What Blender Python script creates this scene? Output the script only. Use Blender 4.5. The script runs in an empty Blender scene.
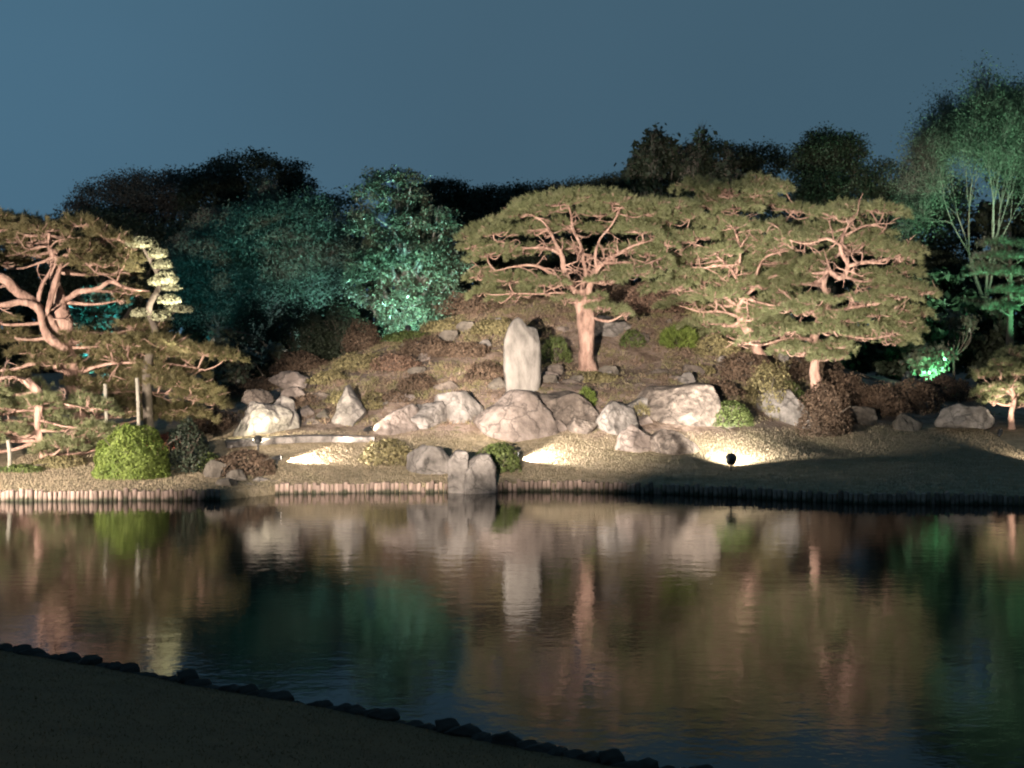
import bpy, math, random
import numpy as np

# ------------------------------------------------------------------ camera, world, exposure
F, CX, HY, H = 1700.0, 512.0, 343.0, 3.9          # focal length in pixels, image centre, horizon row, eye height over the water
S = bpy.context.scene
COL = S.collection
cam_d = bpy.data.cameras.new('camera')
cam = bpy.data.objects.new('camera', cam_d); COL.objects.link(cam)
cam.location = (0, 0, H); cam.rotation_euler = (math.pi/2, 0, 0)
cam_d.sensor_width = 36.0; cam_d.lens = 36.0*F/1024.0
cam_d.shift_y = -(384.0-HY)/1024.0
cam_d.clip_start = 0.1; cam_d.clip_end = 5000
S.camera = cam
S.view_settings.view_transform = 'Standard'; S.view_settings.look = 'None'
S.view_settings.exposure = 0.0; S.view_settings.gamma = 1.0
S.cycles.filter_width = 2.1
S.cycles.max_bounces = 5; S.cycles.diffuse_bounces = 2; S.cycles.glossy_bounces = 3
S.cycles.transmission_bounces = 2; S.cycles.transparent_max_bounces = 4
S.cycles.sample_clamp_indirect = 3.0
S.cycles.caustics_reflective = False; S.cycles.caustics_refractive = False

W = bpy.data.worlds.new('World'); S.world = W; W.use_nodes = True
wn, wl = W.node_tree.nodes, W.node_tree.links
bg = wn['Background']
sky = wn.new('ShaderNodeTexSky'); sky.sky_type = 'NISHITA'; sky.sun_disc = False
sky.sun_elevation = math.radians(-4); sky.sun_rotation = math.radians(-60)
tc = wn.new('ShaderNodeTexCoord'); sx = wn.new('ShaderNodeSeparateXYZ'); wl.new(tc.outputs['Generated'], sx.inputs[0])
mr = wn.new('ShaderNodeMapRange'); mr.inputs[1].default_value = -0.32; mr.inputs[2].default_value = 0.35
wl.new(sx.outputs['X'], mr.inputs[0])
cr = wn.new('ShaderNodeValToRGB'); e = cr.color_ramp.elements
e[0].color = (.064, .150, .228, 1); e[1].color = (.050, .104, .147, 1)
m_ = cr.color_ramp.elements.new(.45); m_.color = (.056, .117, .170, 1)
wl.new(mr.outputs[0], cr.inputs[0])
add = wn.new('ShaderNodeMixRGB'); add.blend_type = 'ADD'; add.inputs[0].default_value = .03
wl.new(cr.outputs[0], add.inputs[1]); wl.new(sky.outputs[0], add.inputs[2])
snz = wn.new('ShaderNodeTexNoise'); snz.inputs['Scale'].default_value = 3.5; snz.inputs['Detail'].default_value = 4; wl.new(tc.outputs['Generated'], snz.inputs['Vector'])
smr = wn.new('ShaderNodeMapRange'); smr.inputs[3].default_value = .90; smr.inputs[4].default_value = 1.10; wl.new(snz.outputs[0], smr.inputs[0])
ssc = wn.new('ShaderNodeVectorMath'); ssc.operation = 'SCALE'; wl.new(add.outputs[0], ssc.inputs[0]); wl.new(smr.outputs[0], ssc.inputs['Scale'])
wl.new(ssc.outputs[0], bg.inputs['Color']); bg.inputs['Strength'].default_value = 1.0

WARM = (1.0, .88, .72); PINK = (1.0, .86, .72); FLOOD = (1.0, .865, .73); TEAL = (.40, 1.0, .84); GREEN = (.22, 1.0, .48); CREAM = (1.0, .92, .66)

# ------------------------------------------------------------------ helpers
rng = np.random.default_rng(11); random.seed(5)
def P(px, py, Y):
    return np.array([(px-CX)*Y/F, Y, H-(py-HY)*Y/F])
def tag(o, label=None, cat=None, group=None, kind=None):
    if label: o['label'] = label
    if cat: o['category'] = cat
    if group: o['group'] = group
    if kind: o['kind'] = kind
    return o
def thing(name, label, cat, loc, group=None):
    o = bpy.data.objects.new(name, None); COL.objects.link(o)
    o.location = [float(v) for v in loc]; o.empty_display_size = .2
    return tag(o, label, cat, group)
def mesh_data(name, V, faces, mat, smooth=False):
    V = np.asarray(V, dtype=np.float32)
    me = bpy.data.meshes.new(name)
    fs = [np.asarray(f, dtype=np.int32) for f in faces if len(f)]
    nl = sum(f.size for f in fs); npoly = sum(len(f) for f in fs)
    me.vertices.add(len(V)); me.vertices.foreach_set('co', V.ravel())
    me.loops.add(nl); me.polygons.add(npoly)
    me.loops.foreach_set('vertex_index', np.concatenate([f.ravel() for f in fs]))
    tot = np.concatenate([np.full(len(f), f.shape[1], np.int32) for f in fs])
    st = np.concatenate([[0], np.cumsum(tot)[:-1]]).astype(np.int32)
    me.polygons.foreach_set('loop_start', st)
    me.polygons.foreach_set('use_smooth', np.full(npoly, smooth))
    me.update(calc_edges=True); me.validate()
    me.materials.append(mat)
    return me
def mesh_obj(name, V, faces, mat, parent=None, smooth=False, loc=None):
    V = np.asarray(V, dtype=np.float64)
    if parent is not None: V = V-np.array(parent.location)
    elif loc is not None: V = V-np.array(loc)
    o = bpy.data.objects.new(name, mesh_data(name, V, faces, mat, smooth)); COL.objects.link(o)
    if parent is not None: o.parent = parent
    elif loc is not None: o.location = [float(v) for v in loc]
    return o
class MB:
    def __init__(s): s.V = []; s.T = []; s.Q = []; s.n = 0
    def add(s, V, T=None, Q=None):
        V = np.asarray(V, float).reshape(-1, 3); s.V.append(V)
        if T is not None and len(T): s.T.append(np.asarray(T)+s.n)
        if Q is not None and len(Q): s.Q.append(np.asarray(Q)+s.n)
        s.n += len(V)
    def tube(s, pts, rad, n=7, cap=True):
        pts = np.asarray(pts, float); k = len(pts); rad = np.broadcast_to(np.asarray(rad, float), (k,))
        t = np.gradient(pts, axis=0); t /= np.linalg.norm(t, axis=1)[:, None]+1e-9
        ref = np.array([0, 0, 1.0]) if abs(t[0, 2]) < .8 else np.array([1.0, 0, 0])
        V = []; a = np.arange(n)*2*np.pi/n
        for i in range(k):
            u = ref-t[i]*np.dot(ref, t[i]); u /= np.linalg.norm(u)+1e-9; ref = u
            w = np.cross(t[i], u)
            V.append(pts[i]+rad[i]*(np.cos(a)[:, None]*u+np.sin(a)[:, None]*w))
        V = np.concatenate(V); Q = []
        for i in range(k-1):
            j = np.arange(n); q = np.stack([i*n+j, i*n+(j+1) % n, (i+1)*n+(j+1) % n, (i+1)*n+j], 1); Q.append(q)
        T = None
        if cap:
            c0, c1 = len(V), len(V)+1; V = np.vstack([V, pts[0], pts[-1]]); j = np.arange(n)
            T = np.vstack([np.stack([np.full(n, c0), (j+1) % n, j], 1), np.stack([np.full(n, c1), (k-1)*n+j, (k-1)*n+(j+1) % n], 1)])
        s.add(V, T, np.concatenate(Q))
    def prisms(s, A, B, ra, rb, n=3):                       # many thin twigs at once
        A, B = np.asarray(A, float), np.asarray(B, float); m = len(A)
        if not m: return
        d = B-A; d /= np.linalg.norm(d, axis=1)[:, None]+1e-9
        r = np.where(np.abs(d[:, 2:3]) < .8, np.array([[0, 0, 1.0]]), np.array([[1.0, 0, 0]]))
        u = np.cross(d, r); u /= np.linalg.norm(u, axis=1)[:, None]+1e-9; w = np.cross(d, u)
        a = np.arange(n)*2*np.pi/n
        ring = np.cos(a)[None, :, None]*u[:, None]+np.sin(a)[None, :, None]*w[:, None]
        V = np.concatenate([A[:, None]+ring*np.asarray(ra)[:, None, None], B[:, None]+ring*np.asarray(rb)[:, None, None]], 1).reshape(-1, 3)
        j = np.arange(n); q = np.stack([j, (j+1) % n, n+(j+1) % n, n+j], 1)
        s.add(V, None, (np.arange(m)[:, None, None]*2*n+q[None]).reshape(-1, 4))
    def blades(s, B, D, L, Wd):                             # triangles: base, direction, length, width
        m = len(B); D = D/(np.linalg.norm(D, axis=1)[:, None]+1e-9)
        r = rng.normal(size=(m, 3)); side = np.cross(D, r); side /= np.linalg.norm(side, axis=1)[:, None]+1e-9
        h = side*(np.broadcast_to(Wd, (m,))*.5)[:, None]
        V = np.stack([B-h, B+h, B+D*np.broadcast_to(L, (m,))[:, None]], 1).reshape(-1, 3)
        s.add(V, np.arange(3*m).reshape(-1, 3))
    def leaves(s, C, N, size, asp=.6):                      # rhombic leaves: centre, normal, size
        m = len(C); N = N/(np.linalg.norm(N, axis=1)[:, None]+1e-9)
        r = rng.normal(size=(m, 3)); u = np.cross(N, r); u /= np.linalg.norm(u, axis=1)[:, None]+1e-9; w = np.cross(N, u)
        sz = np.broadcast_to(size, (m,))[:, None]
        V = np.stack([C-u*sz, C+w*sz*asp, C+u*sz, C-w*sz*asp], 1).reshape(-1, 3)
        s.add(V, None, np.arange(4*m).reshape(-1, 4))
    def build(s, name, mat, parent=None, smooth=False, loc=None):
        return mesh_obj(name, np.concatenate(s.V), [np.concatenate(x) for x in (s.T, s.Q) if x], mat, parent, smooth, loc)
_k = [(rng.normal(size=3)*.8*1.9**o, rng.uniform(0, 6.28), .55**o) for o in range(5) for _ in range(4)]
def fbm(X, Y, Z=0, sc=1.0):
    v = 0
    for k, ph, a in _k: v = v+a*np.sin(k[0]*X*sc+k[1]*Y*sc+k[2]*Z*sc+ph)
    return v/4
def spline(pts, m=6):
    p = np.asarray(pts, float)
    if len(p) < 3: return np.array([p[0]+(p[-1]-p[0])*t for t in np.linspace(0, 1, m+1)])
    q = np.vstack([2*p[0]-p[1], p, 2*p[-1]-p[-2]]); out = []
    for i in range(1, len(q)-2):
        for t in np.linspace(0, 1, m, endpoint=False):
            a, b, c, d = q[i-1:i+3]
            out.append(.5*((2*b)+(c-a)*t+(2*a-5*b+4*c-d)*t*t+(3*b-a-3*c+d)*t**3))
    out.append(p[-1]); return np.array(out)

# ------------------------------------------------------------------ materials
def mat(name, ramp, scale=3.0, rough=.9, bump=0.0, bscale=None, island=0.0, trans=0.0, detail=6.0, spec=.25, extra=None, stretch=(1, 1, 1)):
    m = bpy.data.materials.new(name); m.use_nodes = True; nt = m.node_tree; N, L = nt.nodes, nt.links
    b = N['Principled BSDF']; b.inputs['Roughness'].default_value = rough; b.inputs['Specular IOR Level'].default_value = spec
    tc = N.new('ShaderNodeTexCoord'); mp = N.new('ShaderNodeMapping'); mp.inputs['Scale'].default_value = stretch
    L.new(tc.outputs['Object'], mp.inputs[0])
    nz = N.new('ShaderNodeTexNoise'); nz.inputs['Scale'].default_value = scale; nz.inputs['Detail'].default_value = detail
    nz.inputs['Roughness'].default_value = .62
    L.new(mp.outputs[0], nz.inputs['Vector'])
    cr = N.new('ShaderNodeValToRGB'); E = cr.color_ramp.elements
    n = len(ramp)
    while len(E) < n: E.new(.5)
    for i, c in enumerate(ramp):
        E[i].position = .28+.44*i/(n-1); E[i].color = (*c, 1)
    L.new(nz.outputs[0], cr.inputs[0]); col = cr.outputs[0]
    if island:
        g = N.new('ShaderNodeNewGeometry'); mr = N.new('ShaderNodeMapRange')
        mr.inputs[3].default_value = 1-island; mr.inputs[4].default_value = 1+island
        L.new(g.outputs['Random Per Island'], mr.inputs[0])
        mx = N.new('ShaderNodeVectorMath'); mx.operation = 'SCALE'
        L.new(col, mx.inputs[0]); L.new(mr.outputs[0], mx.inputs['Scale']); col = mx.outputs[0]
    if extra == 'cracks':
        vo = N.new('ShaderNodeTexVoronoi'); vo.feature = 'DISTANCE_TO_EDGE'; vo.inputs['Scale'].default_value = 1.3
        nw = N.new('ShaderNodeTexNoise'); nw.inputs['Scale'].default_value = 2.2; nw.inputs['Detail'].default_value = 5
        L.new(mp.outputs[0], nw.inputs['Vector'])
        va = N.new('ShaderNodeVectorMath'); va.operation = 'MULTIPLY_ADD'; va.inputs[1].default_value = (.9, .9, .9)
        L.new(nw.outputs['Color'], va.inputs[0]); L.new(mp.outputs[0], va.inputs[2]); L.new(va.outputs[0], vo.inputs['Vector'])
        mr2 = N.new('ShaderNodeMapRange'); mr2.inputs[1].default_value = 0; mr2.inputs[2].default_value = .05
        mr2.inputs[3].default_value = .45; mr2.inputs[4].default_value = 1
        L.new(vo.outputs['Distance'], mr2.inputs[0])
        nb = N.new('ShaderNodeTexNoise'); nb.inputs['Scale'].default_value = 1.1; L.new(mp.outputs[0], nb.inputs['Vector'])
        mx = N.new('ShaderNodeMath'); mx.operation = 'MAXIMUM'; mr3 = N.new('ShaderNodeMapRange')
        mr3.inputs[1].default_value = .44; mr3.inputs[2].default_value = .6; L.new(nb.outputs[0], mr3.inputs[0])
        L.new(mr2.outputs[0], mx.inputs[0]); L.new(mr3.outputs[0], mx.inputs[1])
        sc = N.new('ShaderNodeVectorMath'); sc.operation = 'SCALE'; L.new(col, sc.inputs[0]); L.new(mx.outputs[0], sc.inputs['Scale']); col = sc.outputs[0]
    L.new(col, b.inputs['Base Color'])
    if bump:
        nb2 = N.new('ShaderNodeTexNoise'); nb2.inputs['Scale'].default_value = bscale or scale*3; nb2.inputs['Detail'].default_value = 8
        L.new(mp.outputs[0], nb2.inputs['Vector'])
        bp = N.new('ShaderNodeBump'); bp.inputs['Strength'].default_value = 1; bp.inputs['Distance'].default_value = bump
        L.new(nb2.outputs[0], bp.inputs['Height']); L.new(bp.outputs[0], b.inputs['Normal'])
    if trans:
        tr = N.new('ShaderNodeBsdfTranslucent'); ms = N.new('ShaderNodeMixShader'); ms.inputs[0].default_value = trans
        L.new(col, tr.inputs['Color']); out = N['Material Output']
        L.new(b.outputs[0], ms.inputs[1]); L.new(tr.outputs[0], ms.inputs[2]); L.new(ms.outputs[0], out.inputs['Surface'])
    return m
M = {}
M['soil'] = mat('hill_soil', [(.045, .030, .020), (.11, .075, .048), (.19, .14, .10), (.10, .095, .04)], 1.6, bump=.05, bscale=9)
M['turf'] = mat('winter_turf', [(.10, .078, .045), (.15, .12, .07), (.19, .155, .095)], 1.5, bump=.012, bscale=22)
M['blade'] = mat('dry_grass', [(.16, .125, .08), (.235, .185, .125), (.165, .145, .08)], .8, island=.2)
M['litter'] = mat('leaf_litter', [(.06, .04, .028), (.16, .11, .08), (.12, .11, .05), (.23, .172, .14)], 1.6, island=.35)
M['rock'] = mat('grey_rock', [(.05, .045, .04), (.145, .128, .116), (.235, .21, .193)], 2.4, bump=.10, bscale=4, extra='cracks', detail=9)
M['pale_rock'] = mat('pale_rock', [(.07, .063, .055), (.17, .153, .137), (.24, .218, .195)], 2.2, bump=.045, bscale=4, detail=10, stretch=(1.6, 1.6, .6))
M['pink_rock'] = mat('pink_rock', [(.065, .051, .044), (.165, .133, .116), (.24, .198, .176)], 2.2, bump=.09, bscale=4, extra='cracks', detail=9)
M['rubble'] = mat('rubble_rock', [(.035, .028, .024), (.10, .08, .067), (.19, .155, .13)], 4.0, bump=.14, bscale=4, extra='cracks', detail=9)
M['dark_rock'] = mat('dark_rock', [(.04, .035, .03), (.10, .085, .07), (.16, .14, .12)], 2.5, bump=.05, bscale=6)
M['bark'] = mat('red_pine_bark', [(.07, .04, .032), (.29, .18, .14), (.40, .275, .22)], 5, bump=.06, bscale=12, stretch=(1, 1, .4), detail=8)
M['dark_bark'] = mat('dark_bark', [(.05, .04, .032), (.11, .09, .07)], 4, bump=.03, bscale=12)
M['grey_bark'] = mat('grey_bark', [(.14, .13, .115), (.26, .245, .22)], 4, bump=.02, bscale=12)
M['needle'] = mat('pine_needles', [(.125, .14, .062), (.20, .212, .105), (.26, .25, .15)], 3.2, rough=.6, island=.28, trans=.45)
M['needle_dull'] = mat('brown_pine_needles', [(.075, .072, .03), (.155, .135, .066), (.22, .18, .095)], 3.0, rough=.6, island=.28, trans=.4)
M['yellow_pads'] = mat('pruned_foliage', [(.20, .20, .12), (.30, .29, .19)], 1.2, rough=.7, island=.35, trans=.3)
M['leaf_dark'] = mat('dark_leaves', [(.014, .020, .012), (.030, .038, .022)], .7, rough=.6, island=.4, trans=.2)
M['leaf'] = mat('broad_leaves', [(.05, .065, .042), (.12, .13, .085)], .8, rough=.4, island=.6, trans=.25, spec=.5)
M['leaf_blue'] = mat('feathery_leaves', [(.05, .07, .05), (.10, .115, .085)], .8, rough=.7, island=.5, trans=.3)
M['bright_green'] = mat('spring_leaves', [(.09, .13, .026), (.18, .225, .055)], 2, rough=.6, island=.4, trans=.35)
M['mid_green'] = mat('clipped_leaves', [(.055, .075, .022), (.09, .11, .035)], 2, rough=.6, island=.45, trans=.25)
M['azalea_brown'] = mat('azalea_brown', [(.06, .04, .027), (.115, .077, .052)], 2.2, rough=.75, island=.5, trans=.2)
M['azalea_red'] = mat('azalea_red', [(.10, .06, .042), (.165, .105, .075)], 2.2, rough=.75, island=.5, trans=.2)
M['azalea_olive'] = mat('azalea_olive', [(.11, .095, .045), (.18, .15, .075)], 2.2, rough=.75, island=.5, trans=.2)
M['twig'] = mat('bare_twigs', [(.07, .06, .05), (.13, .115, .10)], 1.2, island=.3)
M['stake'] = mat('weathered_log', [(.10, .075, .06), (.24, .175, .145), (.33, .255, .22)], 5, bump=.01, bscale=25, stretch=(1, 1, .4))
M['bamboo'] = mat('old_bamboo', [(.14, .125, .10), (.25, .23, .19)], 5, bump=.004)
M['near_turf'] = mat('near_turf', [(.075, .046, .018), (.115, .072, .03)], 1.5, bump=.012, bscale=22)
M['black_stone'] = mat('near_black_stone', [(.012, .011, .010), (.03, .028, .026)], 4, bump=.02, bscale=9)  # near-black tone all over, for the near bank edging
M['red_leaf'] = mat('rusty_leaves', [(.15, .045, .03), (.24, .085, .055)], 2.2, rough=.75, island=.5, trans=.2)
M['twig_dark'] = mat('dark_twigs', [(.03, .03, .028), (.055, .05, .045)], 1.2, island=.3)
M['metal'] = mat('black_metal', [(.012, .012, .012), (.022, .022, .022)], 8, rough=.5, spec=.4)
def weather(m):                                                     # algae stain at the waterline, each log its own tone
    N, L = m.node_tree.nodes, m.node_tree.links; b = N['Principled BSDF']; src = b.inputs['Base Color'].links[0].from_socket
    oi = N.new('ShaderNodeObjectInfo'); mr = N.new('ShaderNodeMapRange'); mr.inputs[3].default_value = .55; mr.inputs[4].default_value = 1.25; L.new(oi.outputs['Random'], mr.inputs[0])
    sc = N.new('ShaderNodeVectorMath'); sc.operation = 'SCALE'; L.new(src, sc.inputs[0]); L.new(mr.outputs[0], sc.inputs['Scale'])
    tc = N.new('ShaderNodeTexCoord'); sp = N.new('ShaderNodeSeparateXYZ'); L.new(tc.outputs['Object'], sp.inputs[0])
    nz = N.new('ShaderNodeTexNoise'); nz.inputs['Scale'].default_value = 9; ad = N.new('ShaderNodeMath'); ad.operation = 'MULTIPLY_ADD'; ad.inputs[1].default_value = -.12; L.new(nz.outputs[0], ad.inputs[0]); L.new(sp.outputs['Z'], ad.inputs[2])
    m2 = N.new('ShaderNodeMapRange'); m2.inputs[1].default_value = -.02; m2.inputs[2].default_value = .06; L.new(ad.outputs[0], m2.inputs[0])
    mx = N.new('ShaderNodeMixRGB'); mx.inputs[1].default_value = (.035, .036, .022, 1); L.new(m2.outputs[0], mx.inputs[0]); L.new(sc.outputs[0], mx.inputs[2]); L.new(mx.outputs[0], b.inputs['Base Color'])
weather(M['stake'])
def lens_mat(name, col, s):
    m = bpy.data.materials.new(name); m.use_nodes = True; b = m.node_tree.nodes['Principled BSDF']
    b.inputs['Base Color'].default_value = (*col, 1); b.inputs['Emission Color'].default_value = (*col, 1); b.inputs['Emission Strength'].default_value = s
    return m
LENS = {}

# ------------------------------------------------------------------ terrain
_sx = [-60, -12.7, -7.2, -6.0, -1.6, 1.3, 4.3, 6.3, 8.4, 12.6, 60]
_sy = [41.5, 42.0, 42.2, 44.1, 44.5, 44.8, 43.9, 42.5, 41.4, 40.9, 40.0]
def shore(X): return np.interp(X, _sx, _sy)+.07*np.sin(np.asarray(X)*1.3)+.05*np.sin(np.asarray(X)*3.3+1)
_cp = [(0, 470, 46), (0, 450, 50), (100, 470, 46), (100, 440, 52), (200, 470, 46), (200, 442, 52), (0, 420, 62), (150, 410, 62),
       (240, 440, 48), (300, 440, 48), (300, 470, 45.8), (400, 470, 45.8), (400, 440, 48.4), (520, 440, 48.4), (600, 440, 48.4), (700, 441, 48.4),
       (700, 470, 45.5), (600, 470, 45.8), (520, 470, 45.8), (800, 440, 51), (900, 432, 53), (1000, 423, 55), (900, 462, 47), (1000, 466, 46.5), (800, 466, 46),
       (330, 380, 54), (400, 345, 58), (400, 400, 51), (350, 420, 50), (300, 387, 56), (470, 320, 59), (470, 380, 52.5), (520, 300, 60), (520, 391, 51),
       (587, 372, 54), (600, 330, 57), (560, 300, 61), (640, 302, 61), (640, 392, 51), (640, 352, 55.5), (720, 325, 59), (720, 392, 52), (800, 362, 58),
       (800, 402, 54), (900, 392, 60), (900, 420, 55), (1000, 405, 60), (250, 402, 56), (250, 388, 62)]
_pts = [P(*c) for c in _cp]
for X in (-14, -10, -6, -2, 2, 5, 8, 12): _pts.append(np.array([X, shore(X)+.2, .25]))
for X in (-40, -25, 25, 40): _pts += [np.array([X, shore(X)+.2, .25]), np.array([X, 50, .9]), np.array([X, 60, 1.4]), np.array([X, 72, 1.8])]
for X in (-18, -9, 0, 9, 18): _pts += [np.array([X, 72, 2.6 if abs(X) < 10 else 2.0]), np.array([X, 80, 2.0])]
_pts = np.array(_pts)
def _U(r2): return np.where(r2 > 1e-9, .5*r2*np.log(r2+1e-12), 0)
_n = len(_pts); _A = np.zeros((_n+3, _n+3))
_d2 = ((_pts[:, None, :2]-_pts[None, :, :2])**2).sum(-1)
_A[:_n, :_n] = _U(_d2)+np.eye(_n)*.6; _A[:_n, _n:] = np.c_[np.ones(_n), _pts[:, :2]]; _A[_n:, :_n] = _A[:_n, _n:].T
_w = np.linalg.solve(_A, np.r_[_pts[:, 2], 0, 0, 0])
def gz(X, Y):
    X = np.asarray(X, float); Y = np.asarray(Y, float)
    Xc, Yc = np.clip(X, -38, 38), np.minimum(Y, 79)
    sh = X.shape; x, y = Xc.ravel(), Yc.ravel()
    d2 = (x[:, None]-_pts[None, :, 0])**2+(y[:, None]-_pts[None, :, 1])**2
    z = _U(d2)@_w[:_n]+_w[_n]+_w[_n+1]*x+_w[_n+2]*y
    z = z.reshape(sh); t = np.clip((Y-76)/14, 0, 1); z = z*(1-t)+2.0*t
    hill = np.clip((z-1.2)/.8, 0, 1)
    z = z+hill*(.10*fbm(X, Y, 0, .8)+.05*fbm(X, Y, 3, 2.6))+(1-hill)*.015*fbm(X, Y, 0, .9)
    e = np.clip((Y-shore(X))/.6, 0, 1)
    return np.maximum(z, .2)*e+.22*(1-e)
def gp(px, Y):
    X = (px-CX)*Y/F; return np.array([X, Y, float(gz(X, Y))])
gx = np.r_[-900, -300, -120, np.arange(-60, -20, 2), np.arange(-20, 20.01, .16), np.arange(22, 61, 2), 120, 300, 900]
gt = np.r_[-.02, np.arange(.0, 20, .16), np.arange(20, 40, .5), 45, 60, 90, 150, 300, 800, 2500]
GX, GT = np.meshgrid(gx, gt); GY = shore(GX)+GT; GZ = gz(GX, GY); GZ[0] = -1.6
def grid_faces(r, c):
    i = np.arange(r*c).reshape(r, c); return np.stack([i[:-1, :-1], i[:-1, 1:], i[1:, 1:], i[1:, :-1]], -1).reshape(-1, 4)
# island ground: turf on the low lawn, soil and leaf litter on the hill, blended by height
def ground_mat():
    m = mat('island_ground', [(.055, .036, .026), (.14, .098, .072), (.25, .185, .15), (.105, .10, .045)], 1.5, bump=.06, bscale=8)
    N, L = m.node_tree.nodes, m.node_tree.links; b = N['Principled BSDF']
    src = b.inputs['Base Color'].links[0].from_socket
    g = N.new('ShaderNodeNewGeometry'); s = N.new('ShaderNodeSeparateXYZ'); L.new(g.outputs['Position'], s.inputs[0])
    nz = N.new('ShaderNodeTexNoise'); nz.inputs['Scale'].default_value = .9; nz.inputs['Detail'].default_value = 5
    L.new(g.outputs['Position'], nz.inputs['Vector'])
    ma = N.new('ShaderNodeMath'); ma.operation = 'MULTIPLY_ADD'; ma.inputs[1].default_value = .7; L.new(nz.outputs[0], ma.inputs[0]); L.new(s.outputs['Z'], ma.inputs[2])
    mr = N.new('ShaderNodeMapRange'); mr.inputs[1].default_value = 1.45; mr.inputs[2].default_value = 1.75; L.new(ma.outputs[0], mr.inputs[0])
    n2 = N.new('ShaderNodeTexNoise'); n2.inputs['Scale'].default_value = 3.0; n2.inputs['Detail'].default_value = 7; L.new(g.outputs['Position'], n2.inputs['Vector'])
    c2 = N.new('ShaderNodeValToRGB'); E = c2.color_ramp.elements
    E[0].position = .3; E[0].color = (.15, .12, .07, 1); E[1].position = .7; E[1].color = (.29, .235, .16, 1); L.new(n2.outputs[0], c2.inputs[0])
    mx = N.new('ShaderNodeMixRGB'); L.new(mr.outputs[0], mx.inputs[0]); L.new(c2.outputs[0], mx.inputs[1]); L.new(src, mx.inputs[2])
    L.new(mx.outputs[0], b.inputs['Base Color']); return m
g_ = mesh_obj('ground', np.stack([GX, GY, GZ], -1).reshape(-1, 3), [grid_faces(*GX.shape)], ground_mat(), smooth=True)
tag(g_, 'far shore ground rising from turf to a low planted hill', 'ground', kind='structure')

# near bank
NB0, NB1 = np.array([-5.93, 19.7]), np.array([1.2, 14.0]); ND = (NB1-NB0)/np.linalg.norm(NB1-NB0); NN = np.array([ND[1], -ND[0]])  # NN points to the camera side
if NN@(np.array([0, 0])-NB0) < 0: NN = -NN
def nbz(d): t = np.clip(d/11.5, 0, 1); return .36+1.95*(.75*t+.25*t*t*(3-2*t))
u_ = np.r_[np.linspace(-400, -60, 8), np.arange(-55, 60, .4), np.linspace(61, 400, 8)]; d_ = np.r_[-.01, np.arange(0, 16, .25), np.array([18, 25, 60, 400])]
UU, DD = np.meshgrid(u_, d_); XX = NB0[0]+ND[0]*UU+NN[0]*DD; YY = NB0[1]+ND[1]*UU+NN[1]*DD
ZZ = nbz(DD)+.02*fbm(XX, YY, 0, 1.1); ZZ[0] = -1.6
nb = mesh_obj('near_bank', np.stack([XX, YY, ZZ], -1).reshape(-1, 3), [grid_faces(*UU.shape)], M['near_turf'], smooth=True)
tag(nb, 'dark turf bank sloping to the water in front of the camera', 'bank', kind='structure')

# water and pond bed
wm = bpy.data.materials.new('pond_water'); wm.use_nodes = True; N, L = wm.node_tree.nodes, wm.node_tree.links; b = N['Principled BSDF']
b.inputs['Base Color'].default_value = (.006, .008, .008, 1); b.inputs['Roughness'].default_value = .05; b.inputs['Specular IOR Level'].default_value = .5; b.inputs['IOR'].default_value = 1.18
tcw = N.new('ShaderNodeTexCoord'); hs = []
for sc, st, k in ((2.6, (.75, 1, 1), .7), (9.0, (1, 1, 1), .34), (.5, (.6, 1, 1), .9)):
    mp = N.new('ShaderNodeMapping'); mp.inputs['Scale'].default_value = st; L.new(tcw.outputs['Object'], mp.inputs[0])
    nz = N.new('ShaderNodeTexNoise'); nz.inputs['Scale'].default_value = sc; nz.inputs['Detail'].default_value = 2; L.new(mp.outputs[0], nz.inputs['Vector'])
    mm = N.new('ShaderNodeMath'); mm.operation = 'MULTIPLY'; mm.inputs[1].default_value = k; L.new(nz.outputs[0], mm.inputs[0]); hs.append(mm.outputs[0])
a1 = N.new('ShaderNodeMath'); L.new(hs[0], a1.inputs[0]); L.new(hs[1], a1.inputs[1]); a2 = N.new('ShaderNodeMath'); L.new(a1.outputs[0], a2.inputs[0]); L.new(hs[2], a2.inputs[1])
bp = N.new('ShaderNodeBump'); bp.inputs['Strength'].default_value = 1; bp.inputs['Distance'].default_value = .0048
L.new(a2.outputs[0], bp.inputs['Height']); L.new(bp.outputs[0], b.inputs['Normal'])
w_ = mesh_obj('water', [(-900, -300, 0), (900, -300, 0), (900, 80, 0), (-900, 80, 0)], [np.array([[0, 1, 2, 3]])], wm)
tag(w_, 'dark still pond mirroring the lit garden', 'water', kind='structure')

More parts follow.
